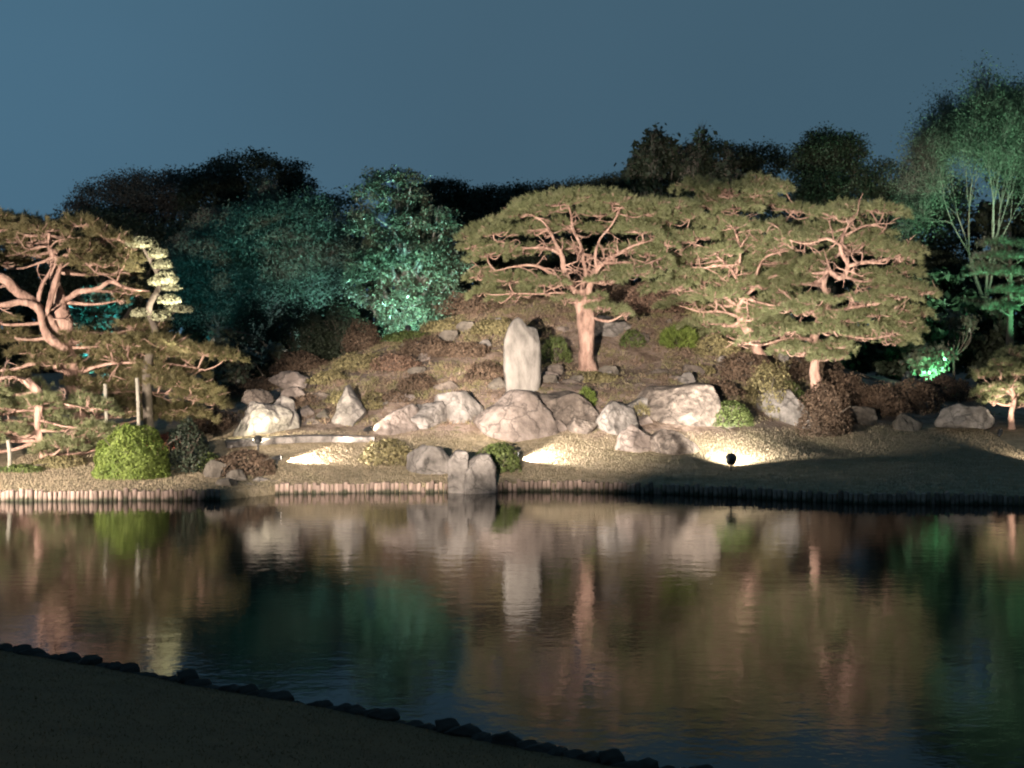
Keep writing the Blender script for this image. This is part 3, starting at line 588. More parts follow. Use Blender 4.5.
def pine(label, Y, trunk, limbs, pads, base_z=None, mt='needle', group=None, dens=1.0, back=.5, bark='bark', wig=.11, fill=.75, lr=.66, tw=.42, ws=.96):
    tp = np.array([np.r_[P(x, y, Y+dy), r] for x, y, dy, r in trunk])
    if base_z is not None: tp[0, 2] = base_z
    t = thing('pine_tree', label, 'pine tree', tp[0, :3]+[0, 0, .1])
    def tub(arr, m=6, n=9):
        s = spline(arr, m); s[:, :3] += (wig*np.clip(s[:, 3:4]/.12, .15, 1)*np.stack([fbm(s[:, 2], s[:, 1]+i*7, s[:, 0], 2.5) for i in range(3)], 1))
        s[:, 3] *= 1+.22*fbm(s[:, 0], s[:, 1], s[:, 2], 3.5)
        return s
    mb = MB(); s = tub(tp); s[0, :3] = tp[0, :3]; flare = np.ones(len(s)); flare[0] = 1.35; flare[1] = 1.12; mb.tube(s[:, :3], s[:, 3]*flare, 12); mb.build('trunk', M[bark], t, smooth=True)
    parts = []; allp = [(i, -1) for i in s]; 
    for lm in limbs:
        a = tub(np.array([np.r_[P(x, y, Y+dy), r*lr] for x, y, dy, r in lm])); b_ = MB(); b_.tube(a[:, :3], a[:, 3], 8); parts.append(b_)
        allp += [(q, len(parts)-1) for q in a]
    for i_ in range(len(parts)):
        own = [q for q, j_ in allp if j_ == i_]
        for _ in range(int(len(own)*tw)):
            q = own[rng.integers(2, len(own))] if len(own) > 3 else own[-1]
            d = rng.normal(size=3)*[1, .8, .35]+[0, -.15, .25]; d /= np.linalg.norm(d); ln = rng.uniform(.35, 1.0); p_ = [q[:3]]
            for _k in range(4): d = d+rng.normal(size=3)*.35; d /= np.linalg.norm(d); p_.append(p_[-1]+d*ln/4)
            w_s = spline(p_, 2); parts[i_].tube(w_s, np.linspace(min(.034, q[3]*.6), .010, len(w_s)), 5)
            for e_ in (2, 3):
                d2 = d+rng.normal(size=3)*.8; d2 /= np.linalg.norm(d2); w2 = spline([p_[e_], p_[e_]+d2*ln*.25+rng.normal(size=3)*.03, p_[e_]+d2*ln*.5], 2); parts[i_].tube(w2, np.linspace(.016, .008, len(w2)), 4)
    AP = np.array([q[:4] for q, _ in allp]); AI = [i for _, i in allp]
    cr = MB()
    pl = list(pads)
    for p in list(pads):                                            # the side of the crown away from the viewer
        if rng.random() < back: pl.append((p[0]+rng.uniform(-12, 12), p[1]+rng.uniform(-5, 3), p[2]*.9, p[3], p[4]+rng.uniform(.9, 1.9)))
    for p in list(pads):                                            # smaller sprays between the main pads
        if rng.random() < fill: pl.append((p[0]+rng.choice([-1, 1])*rng.uniform(.4, 1.0)*p[2], p[1]+rng.uniform(-8, 7), p[2]*rng.uniform(.4, .65), p[3]*.9, p[4]+rng.uniform(-.3, .9)))
    for px, py, w, h, dy in pl:
        c = P(px, py, Y+dy); sc = (Y+dy)/F; rx, hh = w*sc*ws, h*sc*.92
        needles(cr, c-[0, 0, hh*.35], rx, rx*.85, hh, dens, tilt=float(np.clip((c[0]-tp[-1, 0])*-.09, -.2, .2)))
        cost = np.linalg.norm((AP[:, :3]-c)*[1, 1, 1.5], axis=1)-AP[:, 3]*2+np.clip(AP[:, 2]-c[2]+.05, 0, .6)*2.0; j = int(np.argmin(cost)); a = AP[j, :3]; gi = AI[j]
        if gi < 0: gi = 0
        mid = a*.45+c*.55+np.array([0, 0, -.12])+rng.normal(size=3)*.08; r0 = min(.065, AP[j, 3]*.7+.01)
        sp = spline([a, mid, c-[0, 0, hh*.3]], 4); parts[gi].tube(sp, np.linspace(r0, .022, len(sp)), 6)
        for q in range(13):                                         # twigs that carry the pad
            th = q*.5+rng.uniform(0, .6); e1 = c+np.array([math.cos(th)*rx*rng.uniform(.5, .95), math.sin(th)*rx*.75, rng.uniform(-.06, hh*.8)]); b1 = sp[-1]*.8+sp[-3]*.2
            s2 = spline([b1, (b1+e1)/2+rng.normal(size=3)*.06+[0, 0, -.04], e1], 3); parts[gi].tube(s2, np.linspace(.026, .011, len(s2)), 4)
    for b_ in parts: b_.build('limb', M[bark], t, smooth=True)
    cr.build('crown', M[mt], t); return t
b1 = gp(587, 54)
pine('spreading red pine on the hilltop with layered pads and straight bare trunk', 54,
     [(587, 374, 0, .29), (586, 345, 0, .255), (583, 315, 0, .235), (581, 298, 0, .23), (579, 288, 0, .22)],
     [[(576, 294, 0, .17), (570, 283, 0, .15), (564, 270, -.1, .13), (561, 255, -.1, .11), (553, 238, .1, .08), (543, 222, .2, .05), (528, 212, .2, .03)],
      [(586, 294, -.1, .17), (592, 280, -.1, .14), (598, 268, -.2, .12), (612, 256, -.2, .09), (632, 246, -.1, .06), (652, 240, 0, .04)],
      [(581, 290, .1, .12), (585, 270, .3, .10), (582, 250, .4, .09), (574, 232, .4, .07), (570, 212, .3, .04), (566, 200, .3, .03)],
      [(571, 284, -.1, .10), (556, 274, -.4, .09), (536, 266, -.5, .07), (514, 268, -.4, .05), (492, 272, -.2, .03)],
      [(561, 256, -.1, .08), (546, 248, -.3, .06), (524, 248, -.3, .05), (500, 242, -.1, .03)],
      [(597, 270, -.2, .09), (596, 256, -.2, .08), (600, 240, 0, .06), (612, 224, .2, .04), (620, 208, .2, .03)],
      [(604, 262, -.2, .08), (624, 262, -.5, .06), (644, 264, -.4, .04), (662, 258, -.2, .03)],
      [(576, 296, -.2, .07), (560, 292, -.6, .05), (540, 294, -.7, .04), (514, 294, -.5, .03)],
      [(585, 305, -.2, .06), (594, 306, -.6, .04), (604, 310, -.8, .025)]],
     [(560, 202, 48, 9, 0), (612, 200, 42, 9, .3), (582, 195, 34, 7, -.3), (520, 213, 33, 8, .5), (644, 212, 26, 8, .4), (604, 213, 36, 7, 1.2), (540, 211, 36, 7, 1.3),
      (494, 231, 27, 7, 0), (534, 228, 30, 7, .8), (642, 230, 33, 8, -.2), (614, 229, 26, 6, 1.3), (572, 227, 24, 5, 1.4), (470, 245, 14, 5, .2),
      (488, 253, 26, 7, -.2), (522, 252, 24, 6, .9), (650, 252, 26, 8, .2), (618, 250, 22, 5, 1.4), (562, 247, 20, 5, 1.5), (668, 243, 14, 6, 0),
      (478, 274, 20, 6, 0), (510, 278, 27, 7, -.4), (545, 283, 26, 6, -.8), (640, 272, 30, 8, -.5), (606, 279, 20, 5, -.8), (660, 264, 18, 6, .6), (620, 268, 18, 5, .9),
      (482, 291, 20, 5, .2), (520, 294, 26, 6, .3), (604, 307, 22, 4, -.9), (566, 298, 13, 4, -.5), (596, 298, 10, 3, -.4)], base_z=b1[2]-.1, back=.55, ws=.84, fill=.65)

def tiers(rows, dyr, seed, w=(20, 30), h=(6, 8.5), skip=.1, step=.8):
    r = np.random.default_rng(seed); out = []
    for y, x0, x1 in rows:
        x = x0+r.uniform(0, 8)
        while x < x1:
            ww = r.uniform(*w)
            if r.random() > skip: out.append((x, y+r.uniform(-6, 6), ww, r.uniform(*h), r.uniform(*dyr)))
            x += ww*2*step*r.uniform(.6, 1)
    return out
pine('broad low pine of many tiers between spreading pine and crooked pine', 56,
     [(768, 392, 0, .22), (758, 350, 0, .18), (742, 322, 0, .14), (738, 308, 0, .12)],
     [[(738, 308, 0, .16), (752, 291, -.3, .13), (770, 279, -.5, .10), (792, 272, -.6, .07), (812, 268, -.6, .05)],
      [(738, 308, 0, .14), (724, 298, -.3, .10), (706, 290, -.5, .07), (684, 292, -.5, .04)],
      [(742, 318, 0, .12), (722, 312, -.6, .08), (700, 312, -.8, .05), (680, 306, -.8, .03)],
      [(742, 302, 0, .13), (736, 280, 0, .10), (726, 266, -.3, .08), (700, 268, -.5, .06), (668, 265, -.4, .03)],
      [(752, 290, 0, .12), (762, 262, -.2, .09), (782, 252, -.6, .07), (806, 250, -.6, .05)],
      [(736, 280, 0, .1), (740, 252, 0, .08), (732, 225, 0, .06), (720, 205, .1, .04), (740, 192, .2, .03)],
      [(728, 266, 0, .07), (706, 248, -.4, .05), (676, 240, -.4, .04), (650, 236, -.2, .03)],
      [(760, 264, 0, .06), (778, 236, 0, .05), (790, 215, .1, .04), (800, 205, .2, .03)]],
     tiers([(190, 690, 795), (206, 672, 812), (224, 662, 820), (243, 655, 815), (262, 662, 800), (282, 668, 800), (300, 678, 790), (318, 700, 800), (332, 720, 800)], (-1.3, 1.3), 21, skip=.16)
     + [(770, 185, 26, 7, .3), (728, 188, 30, 7, .2), (700, 236, 24, 6, -.6), (718, 250, 24, 6, -.9), (692, 256, 22, 6, .6), (684, 274, 22, 6, -.7), (735, 236, 24, 6, .5), (716, 222, 24, 6, .2)], base_z=gp(768, 56)[2]-.1, back=.35, lr=.5, fill=1.1, dens=.9)
pine('crooked pine with a brightly lit twisted limb and low right branches', 52.5,
     [(818, 392, 0, .17), (815, 365, 0, .15), (813, 343, 0, .14), (819, 318, -.1, .14), (831, 298, -.2, .13)],
     [[(831, 298, -.2, .15), (824, 286, -.4, .14), (828, 272, -.5, .13), (840, 279, -.6, .12), (849, 266, -.6, .12), (843, 250, -.5, .11), (845, 234, -.4, .08), (852, 220, -.2, .05)],
      [(848, 267, -.6, .11), (862, 262, -.8, .09), (882, 260, -.8, .07), (900, 255, -.7, .04), (914, 250, -.6, .03)],
      [(822, 312, -.2, .12), (845, 309, -.8, .09), (872, 303, -1, .07), (900, 298, -1, .05), (928, 293, -1, .03)],
      [(843, 246, -.5, .08), (826, 240, -.6, .07), (806, 244, -.6, .05), (784, 238, -.5, .03)],
      [(816, 326, -.2, .10), (842, 334, -.7, .07), (872, 338, -.8, .05), (896, 334, -.7, .03)],
      [(812, 340, -.1, .09), (786, 338, -.6, .07), (760, 345, -.7, .04), (742, 342, -.7, .025)],
      [(846, 236, -.4, .06), (866, 226, -.2, .05), (886, 228, -.1, .03)]],
     tiers([(214, 826, 890), (228, 815, 905), (240, 862, 912)], (-.4, 1.3), 31, skip=.08)
     + [(806, 238, 22, 6, -.4), (784, 234, 20, 6, -.2), (893, 248, 24, 6, -.5), (905, 256, 16, 5, -.7), (880, 276, 26, 7, -.2), (898, 284, 24, 7, -.8), (925, 291, 18, 4, -1), (898, 294, 26, 5, -1.1),
        (865, 300, 26, 6, -1), (872, 284, 18, 6, .8), (812, 300, 22, 6, -.9), (790, 308, 24, 6, -.5), (845, 318, 26, 6, -1), (880, 312, 28, 7, -.6), (905, 318, 20, 7, -.4), (890, 330, 26, 7, -.8),
        (860, 334, 24, 6, -.4), (905, 338, 16, 6, -.3), (820, 330, 22, 5, -.9), (782, 330, 24, 6, -.7), (755, 338, 20, 6, -.7), (766, 322, 22, 6, 0), (835, 345, 18, 5, -.8), (806, 350, 20, 5, -.9), (822, 356, 18, 5, -.8), (786, 348, 18, 5, -.9), (800, 282, 20, 5, .9), (820, 258, 18, 5, 1), (865, 250, 18, 5, 1), (810, 268, 16, 5, .4)],
     base_z=gp(818, 52.5)[2]-.1, back=.35, fill=1.0)
pine('great old pine at the left with bare pink limbs fanning from a dark trunk', 51,
     [(80, 436, 0, .26), (77, 405, 0, .24), (74, 378, 0, .23), (68, 342, 0, .30), (62, 308, 0, .25), (57, 288, 0, .2), (55, 268, 0, .15), (53, 252, 0, .1)],
     [[(66, 338, -.1, .24), (56, 326, -.3, .20), (45, 314, -.5, .18), (22, 296, -.8, .17), (2, 278, -1, .15), (-20, 262, -1, .10), (-40, 250, -1, .05)],
      [(70, 350, -.2, .18), (56, 341, -.5, .17), (46, 332, -.7, .16), (38, 312, -.9, .15), (24, 303, -1, .13), (2, 303, -1.1, .10), (-30, 300, -1.1, .06)],
      [(44, 318, -.7, .10), (50, 296, -.7, .10), (58, 278, -.6, .09), (63, 266, -.5, .07), (56, 258, -.4, .06), (42, 262, -.4, .05), (24, 268, -.4, .03)],
      [(36, 302, -.7, .08), (40, 288, -.7, .07), (48, 276, -.6, .06), (54, 262, -.5, .05), (48, 248, -.4, .04), (30, 250, -.4, .03)],
      [(65, 300, 0, .12), (77, 293, -.3, .10), (97, 288, -.5, .08), (108, 281, -.5, .07), (124, 287, -.5, .05), (150, 291, -.4, .03)],
      [(57, 270, 0, .09), (66, 256, -.3, .07), (82, 258, -.4, .06), (96, 272, -.5, .04), (112, 274, -.4, .03)],
      [(54, 256, 0, .08), (64, 246, -.2, .06), (84, 244, -.3, .05), (108, 240, -.2, .03)],
      [(53, 254, 0, .08), (48, 240, 0, .06), (54, 228, 0, .04), (70, 222, .2, .03)],
      [(74, 375, 0, .08), (100, 366, -.3, .055), (140, 362, -.3, .04), (180, 366, -.2, .03), (206, 370, -.1, .02)],
      [(74, 390, 0, .07), (104, 392, -.3, .05), (150, 392, -.3, .035), (196, 396, -.2, .02)],
      [(72, 362, 0, .1), (44, 362, -.6, .08), (10, 370, -.8, .05), (-30, 370, -.8, .03)]],
     tiers([(222, -40, 95), (234, -50, 122), (246, -50, 30), (246, 80, 118), (262, 92, 114), (275, 100, 120), (342, 75, 190), (354, 50, 215), (368, -30, 215), (384, -30, 222), (400, 90, 215), (412, 120, 205)], (-1.1, 1.2), 41, w=(22, 34), h=(7, 10), skip=.05)
     + [(136, 292, 16, 5, 0), (-20, 282, 24, 7, .6), (-15, 320, 28, 7, -.5), (12, 335, 26, 7, -.3), (30, 350, 26, 7, -.4), (205, 352, 20, 6, -.3), (138, 326, 22, 6, .5), (0, 262, 26, 6, .9), (20, 240, 30, 7, .9)],
     base_z=gp(80, 51)[2]-.1, mt='needle_dull', back=.45, bark='bark', lr=.88, fill=.7, tw=.16)
pine('low leaning pine propped on poles in front of the great old pine', 48,
     [(48, 456, 0, .13), (42, 438, 0, .12), (39, 412, 0, .12), (36, 396, -.1, .12), (24, 380, -.2, .11)],
     [[(36, 396, -.1, .09), (56, 402, -.4, .07), (84, 408, -.6, .05), (108, 410, -.6, .03)],
      [(24, 380, -.2, .1), (4, 378, -.4, .08), (-20, 384, -.5, .04)],
      [(38, 410, 0, .08), (18, 412, -.5, .06), (-6, 416, -.6, .03)],
      [(39, 420, 0, .06), (62, 426, -.5, .05), (90, 428, -.6, .03)]],
     tiers([(394, -20, 60), (408, -20, 120), (424, -20, 125), (440, 60, 120), (438, -20, 20)], (-1.0, .9), 51, w=(20, 28), h=(6, 9), skip=.12), base_z=gp(48, 48)[2]-.1, mt='needle', back=.15, bark='bark', lr=.5)
pine('small rounded pine lit from below at the far right of the lawn', 54,
     [(1012, 428, 0, .10), (1012, 415, 0, .09), (1014, 400, 0, .08), (1013, 385, 0, .06)],
     [[(1013, 396, 0, .05), (1000, 388, -.2, .04), (990, 384, -.2, .02)], [(1013, 386, 0, .05), (1020, 370, 0, .04), (1016, 356, 0, .02)], [(1013, 398, 0, .05), (1026, 390, -.2, .04), (1040, 386, -.2, .02)]],
     [(1016, 352, 16, 6, 0), (1004, 362, 16, 6, -.2), (1026, 362, 18, 6, .2), (994, 374, 15, 6, 0), (1016, 372, 20, 6, -.4), (1036, 376, 18, 6, .2), (990, 388, 13, 6, 0), (1006, 386, 16, 6, -.5), (1034, 390, 20, 6, -.2), (992, 400, 12, 5, 0), (1028, 402, 16, 5, .3), (1000, 368, 14, 6, .8), (1020, 384, 16, 6, .9)],
     base_z=gp(1012, 54)[2]-.05, back=.3)

# props and rail under the left pines
for px, y0, Y, lb in ((106, 384, 48.6, 'grey prop pole under the pine, left of the bright bush'), (138, 378, 48.2, 'grey prop pole rising behind the bright yellow-green bush'), (9, 440, 45.6, 'short grey prop pole at the left edge near the shore')):
    g0 = gp(px, Y); tp_ = P(px-1, y0, Y); mb = MB(); mb.tube(spline([g0-[0, 0, .2], (g0+tp_)/2+[.03, 0, 0], tp_], 4), .055, 8)
    t = thing('prop_pole', lb, 'pole', g0, 'props under the left pines'); mb.build('pole', M['bamboo'], t)
g0 = gp(40, 50.5); t = thing('bamboo_rail', 'low bamboo rail with short posts behind the propped pine', 'fence', g0)
mb = MB(); mb.tube(spline([P(-10, 440, 50.5), P(30, 437, 50.5), P(84, 436, 50.5)], 5), .05, 7); mb.build('rail', M['bamboo'], t)
for px in (-4, 10, 24, 46, 60, 66, 72):
    mb = MB(); q = gp(px, 50.6); mb.tube([q-[0, 0, .1], P(px, 434, 50.6)], .075, 7); mb.build('post', M['bamboo'], t)

# ------------------------------------------------------------------ background trees
def leafy(name, label, cat, px, Y, lobes, n, size, m, trunk_r=.22, group=None, sig=.22, per=40, flat=.5, limbs=True, bark='dark_bark', hollow=.4, base=None):
    b0 = np.array([(px-CX)*Y/F, Y, float(gz((px-CX)*Y/F, Y))]) if base is None else np.array(base); t = thing(name, label, cat, b0, group)
    L_ = [(P(x, y, Y+dy), np.array([rx*Y/F, min(rx, ry*1.3)*Y/F*.9, ry*Y/F])) for x, y, rx, ry, dy in lobes]
    wts = np.array([l[1][0]*l[1][2]+l[1][0]*l[1][1] for l in L_]); wts /= wts.sum(); cr = MB(); tr = MB()
    for (c, r), w in zip(L_, wts):
        nc = max(6, int(n*w/per)); v = rng.normal(size=(nc, 3)); v /= np.linalg.norm(v, axis=1)[:, None]
        rad = (hollow+(1-hollow)*rng.random(nc)**.5)*(1+.12*fbm(v[:, 0]+px, v[:, 1], v[:, 2], 2.5))
        cc = c+v*r*rad[:, None]
        C = np.repeat(cc, per, 0)+rng.normal(size=(nc*per, 3))*[sig, sig, sig*.62]
        nn = np.repeat(v, per, 0)*.4+rng.normal(size=(nc*per, 3))*.55+[0, 0, flat]
        cr.leaves(C, nn, size*rng.uniform(.55, 1.35, nc*per))
        if limbs:
            st_ = b0+[0, 0, max(.6, (c[2]-r[2]-b0[2])*.6)]
            for q in range(3):
                v2 = rng.normal(size=3); v2[2] = abs(v2[2]); v2 /= np.linalg.norm(v2); e2 = c+v2*r*.75
                sp = spline([st_, st_*.5+c*.5+rng.normal(size=3)*.25, e2], 5); tr.tube(sp, np.linspace(trunk_r*.5, .02, len(sp)), 6)
    topc = L_[0][0]; sp = spline([b0-[0, 0, .3], b0*.6+topc*.4+rng.normal(size=3)*.15, topc], 5); tr.tube(sp, np.linspace(trunk_r, trunk_r*.3, len(sp)), 8)
    tr.build('trunk', M[bark], t, smooth=True); cr.build('crown', M[m], t); return t
def grow(segs, p, d, L, r, lev, spread, nch, up, rr, kink=.12):
    e_ = p
    for _ in range(2):
        d = d+rr.normal(size=3)*kink+np.array([0, 0, up]); d /= np.linalg.norm(d); q = e_+d*L*.5
        segs.append((e_, q, r, r*.86, lev)); e_ = q; r *= .86
    if lev <= 0: return
    k = nch if isinstance(nch, int) else rr.integers(nch[0], nch[1]+1)
    az = rr.uniform(0, 6.28)
    for i in range(k):
        a = az+i*6.283/k+rr.uniform(-.4, .4); u_ = np.cross(d, [0, 0, 1.0] if abs(d[2]) < .95 else [1.0, 0, 0]); u_ /= np.linalg.norm(u_); w = np.cross(d, u_)
        s = spread*rr.uniform(.55, 1.25); nd = d*math.cos(s)+(u_*math.cos(a)+w*math.sin(a))*math.sin(s)
        grow(segs, e_, nd, L*rr.uniform(.68, .86), r*(.62 if i else .78), lev-1, spread, nch, up, rr, kink)
def twiggy(label, px, Y, top, width, seed, lev=6, trunk=1.6, spread=.42, up=.05, m='twig', leaf=None, nleaf=0, leaflev=1, lspread=.22, lsize=.08, r0=.2, thin=.012, group=None, nch=(2, 3), bark='dark_bark'):
    b0 = np.array([(px-CX)*Y/F, Y, float(gz((px-CX)*Y/F, Y))]); rr = np.random.default_rng(seed); segs = []
    grow(segs, np.zeros(3), np.array([0, 0, 1.0]), trunk, r0, lev, spread, nch, up, rr)
    A = np.array([s[0] for s in segs]); B = np.array([s[1] for s in segs]); ra = np.array([s[2] for s in segs]); rb = np.array([s[3] for s in segs]); lv = np.array([s[4] for s in segs])
    hx = (P(px, top, Y)[2]-b0[2])/B[:, 2].max(); wx = width*Y/F/np.percentile(np.abs(B[:, 0]), 98)
    A = A*[wx, wx, hx]+b0; B = B*[wx, wx, hx]+b0
    t = thing('tree', label, 'tree', b0, group); mb = MB(); big = ra > .035
    mb.prisms(A[big], B[big], ra[big], rb[big], 7); mb.build('trunk', M[bark], t)
    mb = MB(); sm = ~big; mb.prisms(A[sm], B[sm], np.maximum(ra[sm], thin), np.maximum(rb[sm], thin*.8), 3)
    ends = B[lv == 0]; k = 5; dd = np.repeat(B[lv == 0]-A[lv == 0], k, 0); dd /= np.linalg.norm(dd, axis=1)[:, None]   # the finest spray
    mb.blades(np.repeat(ends, k, 0), dd+rr.normal(size=(len(ends)*k, 3))*.45+[0, 0, .1], rr.uniform(.2, .6, len(ends)*k), .018)
    mb.build('twigs' if leaf else 'crown', M[m], t)
    if leaf:
        src = B[(lv <= leaflev)]; C = src[rr.integers(0, len(src), nleaf)]+rr.normal(size=(nleaf, 3))*lspread
        lf = MB(); lf.leaves(C, rr.normal(size=(nleaf, 3))+[0, 0, .4], lsize*rr.uniform(.6, 1.3, nleaf)); lf.build('crown', M[leaf], t)
    return t
BG = 'dark trees behind the garden'
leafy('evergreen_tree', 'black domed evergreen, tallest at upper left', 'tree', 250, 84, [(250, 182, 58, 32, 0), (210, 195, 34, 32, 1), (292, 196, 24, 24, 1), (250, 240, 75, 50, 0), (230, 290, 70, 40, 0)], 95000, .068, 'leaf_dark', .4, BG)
leafy('brushy_tree', 'hazy bare brushy tree at the left end of the dark skyline', 'tree', 100, 86, [(112, 208, 42, 30, 0), (82, 225, 26, 26, 0), (130, 190, 26, 18, 0), (110, 250, 60, 40, 0)], 42000, .055, 'twig_dark', .2, BG, sig=.26, per=40, flat=.1)
leafy('brushy_tree', 'hazy bare brushy tree between the skyline end and the domed evergreen', 'tree', 165, 88, [(160, 194, 36, 24, 0), (185, 190, 24, 22, 0), (165, 235, 50, 40, 0)], 36000, .055, 'twig_dark', .2, BG, sig=.26, per=40, flat=.1)
leafy('evergreen_tree', 'low dark tree under the bare brushy trees at left', 'tree', 110, 84, [(110, 245, 70, 38, 0), (50, 270, 60, 40, 0), (160, 270, 60, 45, 0)], 52000, .068, 'leaf_dark', .3, BG)
twiggy('bluish feathery tree behind the cloud-pruned tree', 215, 70, 213, 46, 71, lev=8, trunk=.8, spread=.55, m='twig', leaf='leaf_blue', nleaf=20000, lsize=.065, r0=.13, bark='dark_bark')
twiggy('bluish feathery tree with pale streaked twigs left of the teal tree', 300, 69, 186, 52, 72, lev=8, trunk=.7, spread=.55, m='twig', leaf='leaf_blue', nleaf=24000, lsize=.065, r0=.13, bark='dark_bark')
leafy('feathery_tree', 'dim hazy tree massed between the two bluish feathery trees', 'tree', 255, 67.5, [(255, 235, 44, 34, 0), (215, 262, 44, 40, .5), (300, 228, 42, 40, .8), (290, 275, 46, 36, .3), (240, 290, 50, 30, 0), (190, 290, 26, 40, 0), (330, 260, 22, 46, .5)], 60000, .05, 'leaf_blue', .16, sig=.25, per=40, flat=.1, hollow=.3)
leafy('broadleaf_tree', 'leafy tree lit teal from its foot left of the hilltop', 'tree', 405, 66,
      [(395, 190, 42, 22, 0), (430, 222, 36, 24, -.3), (378, 225, 30, 26, .2), (410, 262, 46, 26, -.5), (448, 262, 22, 30, 0), (370, 275, 26, 34, .2), (405, 310, 34, 30, -.7), (440, 300, 26, 30, .2), (400, 340, 18, 14, -.9)],
      36000, .062, 'leaf', .24, sig=.15, per=60, hollow=.3, bark='grey_bark')
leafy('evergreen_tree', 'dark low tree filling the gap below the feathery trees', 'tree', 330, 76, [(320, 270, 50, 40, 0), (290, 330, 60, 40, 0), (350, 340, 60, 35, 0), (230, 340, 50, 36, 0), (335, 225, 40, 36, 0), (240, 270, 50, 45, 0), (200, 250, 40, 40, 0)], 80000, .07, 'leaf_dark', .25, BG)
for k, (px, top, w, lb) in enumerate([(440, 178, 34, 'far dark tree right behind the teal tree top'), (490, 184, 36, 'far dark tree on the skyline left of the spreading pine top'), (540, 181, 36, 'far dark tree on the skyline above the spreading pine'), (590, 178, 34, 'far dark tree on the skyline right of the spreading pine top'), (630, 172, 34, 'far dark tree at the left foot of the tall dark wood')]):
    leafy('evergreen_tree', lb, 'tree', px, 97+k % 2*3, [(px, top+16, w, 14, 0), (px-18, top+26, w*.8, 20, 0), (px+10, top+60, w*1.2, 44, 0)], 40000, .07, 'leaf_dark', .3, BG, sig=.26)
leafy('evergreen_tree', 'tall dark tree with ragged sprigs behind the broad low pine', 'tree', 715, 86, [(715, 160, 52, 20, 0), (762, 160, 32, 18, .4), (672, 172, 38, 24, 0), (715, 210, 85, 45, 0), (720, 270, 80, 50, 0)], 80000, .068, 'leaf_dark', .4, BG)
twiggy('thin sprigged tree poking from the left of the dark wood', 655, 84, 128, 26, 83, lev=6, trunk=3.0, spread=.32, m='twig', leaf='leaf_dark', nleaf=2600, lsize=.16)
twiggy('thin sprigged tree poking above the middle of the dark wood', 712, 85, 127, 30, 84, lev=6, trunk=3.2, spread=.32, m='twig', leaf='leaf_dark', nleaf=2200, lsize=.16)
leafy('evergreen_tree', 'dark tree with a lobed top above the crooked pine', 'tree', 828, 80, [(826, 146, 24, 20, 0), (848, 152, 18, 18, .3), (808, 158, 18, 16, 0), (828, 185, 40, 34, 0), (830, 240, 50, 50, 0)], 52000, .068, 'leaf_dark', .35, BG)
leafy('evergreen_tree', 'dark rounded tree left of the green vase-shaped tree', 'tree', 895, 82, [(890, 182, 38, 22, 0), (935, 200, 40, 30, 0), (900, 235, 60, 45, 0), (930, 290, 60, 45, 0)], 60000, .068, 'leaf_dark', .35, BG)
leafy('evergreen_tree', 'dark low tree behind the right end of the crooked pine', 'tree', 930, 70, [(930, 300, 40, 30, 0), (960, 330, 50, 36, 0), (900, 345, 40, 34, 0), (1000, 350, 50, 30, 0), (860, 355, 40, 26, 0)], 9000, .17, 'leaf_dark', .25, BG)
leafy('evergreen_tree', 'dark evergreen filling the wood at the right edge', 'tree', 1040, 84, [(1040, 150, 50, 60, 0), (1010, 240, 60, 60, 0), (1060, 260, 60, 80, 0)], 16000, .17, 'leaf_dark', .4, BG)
twiggy('tall vase-shaped tree lit faintly green at upper right', 985, 72, 72, 74, 95, lev=7, trunk=1.7, spread=.46, up=.05, m='twig', leaf='leaf_blue', nleaf=120000, leaflev=4, lspread=.40, lsize=.045, r0=.15, nch=(3, 3), bark='dark_bark')
# layered conifer lit green
g0 = gp(1008, 66); t = thing('conifer_tree', 'layered conifer lit vivid green below the tall vase-shaped tree', 'tree', g0); cr = MB(); tr = MB()
tr.tube(spline([g0-[0, 0, .2], P(1010, 320, 66), P(1010, 232, 66)], 5), np.linspace(.2, .06, 11), 8)
for px, py, w, dy in ((1000, 244, 24, 0), (1022, 246, 22, .3), (996, 257, 24, -.2), (1024, 258, 26, 0), (1004, 274, 28, -.3), (1034, 274, 24, .2), (1010, 292, 24, -.2), (984, 268, 16, 0), (1030, 300, 22, 0), (1000, 308, 20, -.3)):
    c = P(px, py, 66+dy); needles(cr, c, w*66/F, w*60/F, .16, .8); sp = spline([P(1010, py+8, 66), P((px+1010)/2, py+5, 66+dy), c], 4); tr.tube(sp, np.linspace(.05, .015, len(sp)), 5)
tr.build('trunk', M['dark_bark'], t, smooth=True); cr.build('crown', M['leaf'], t)
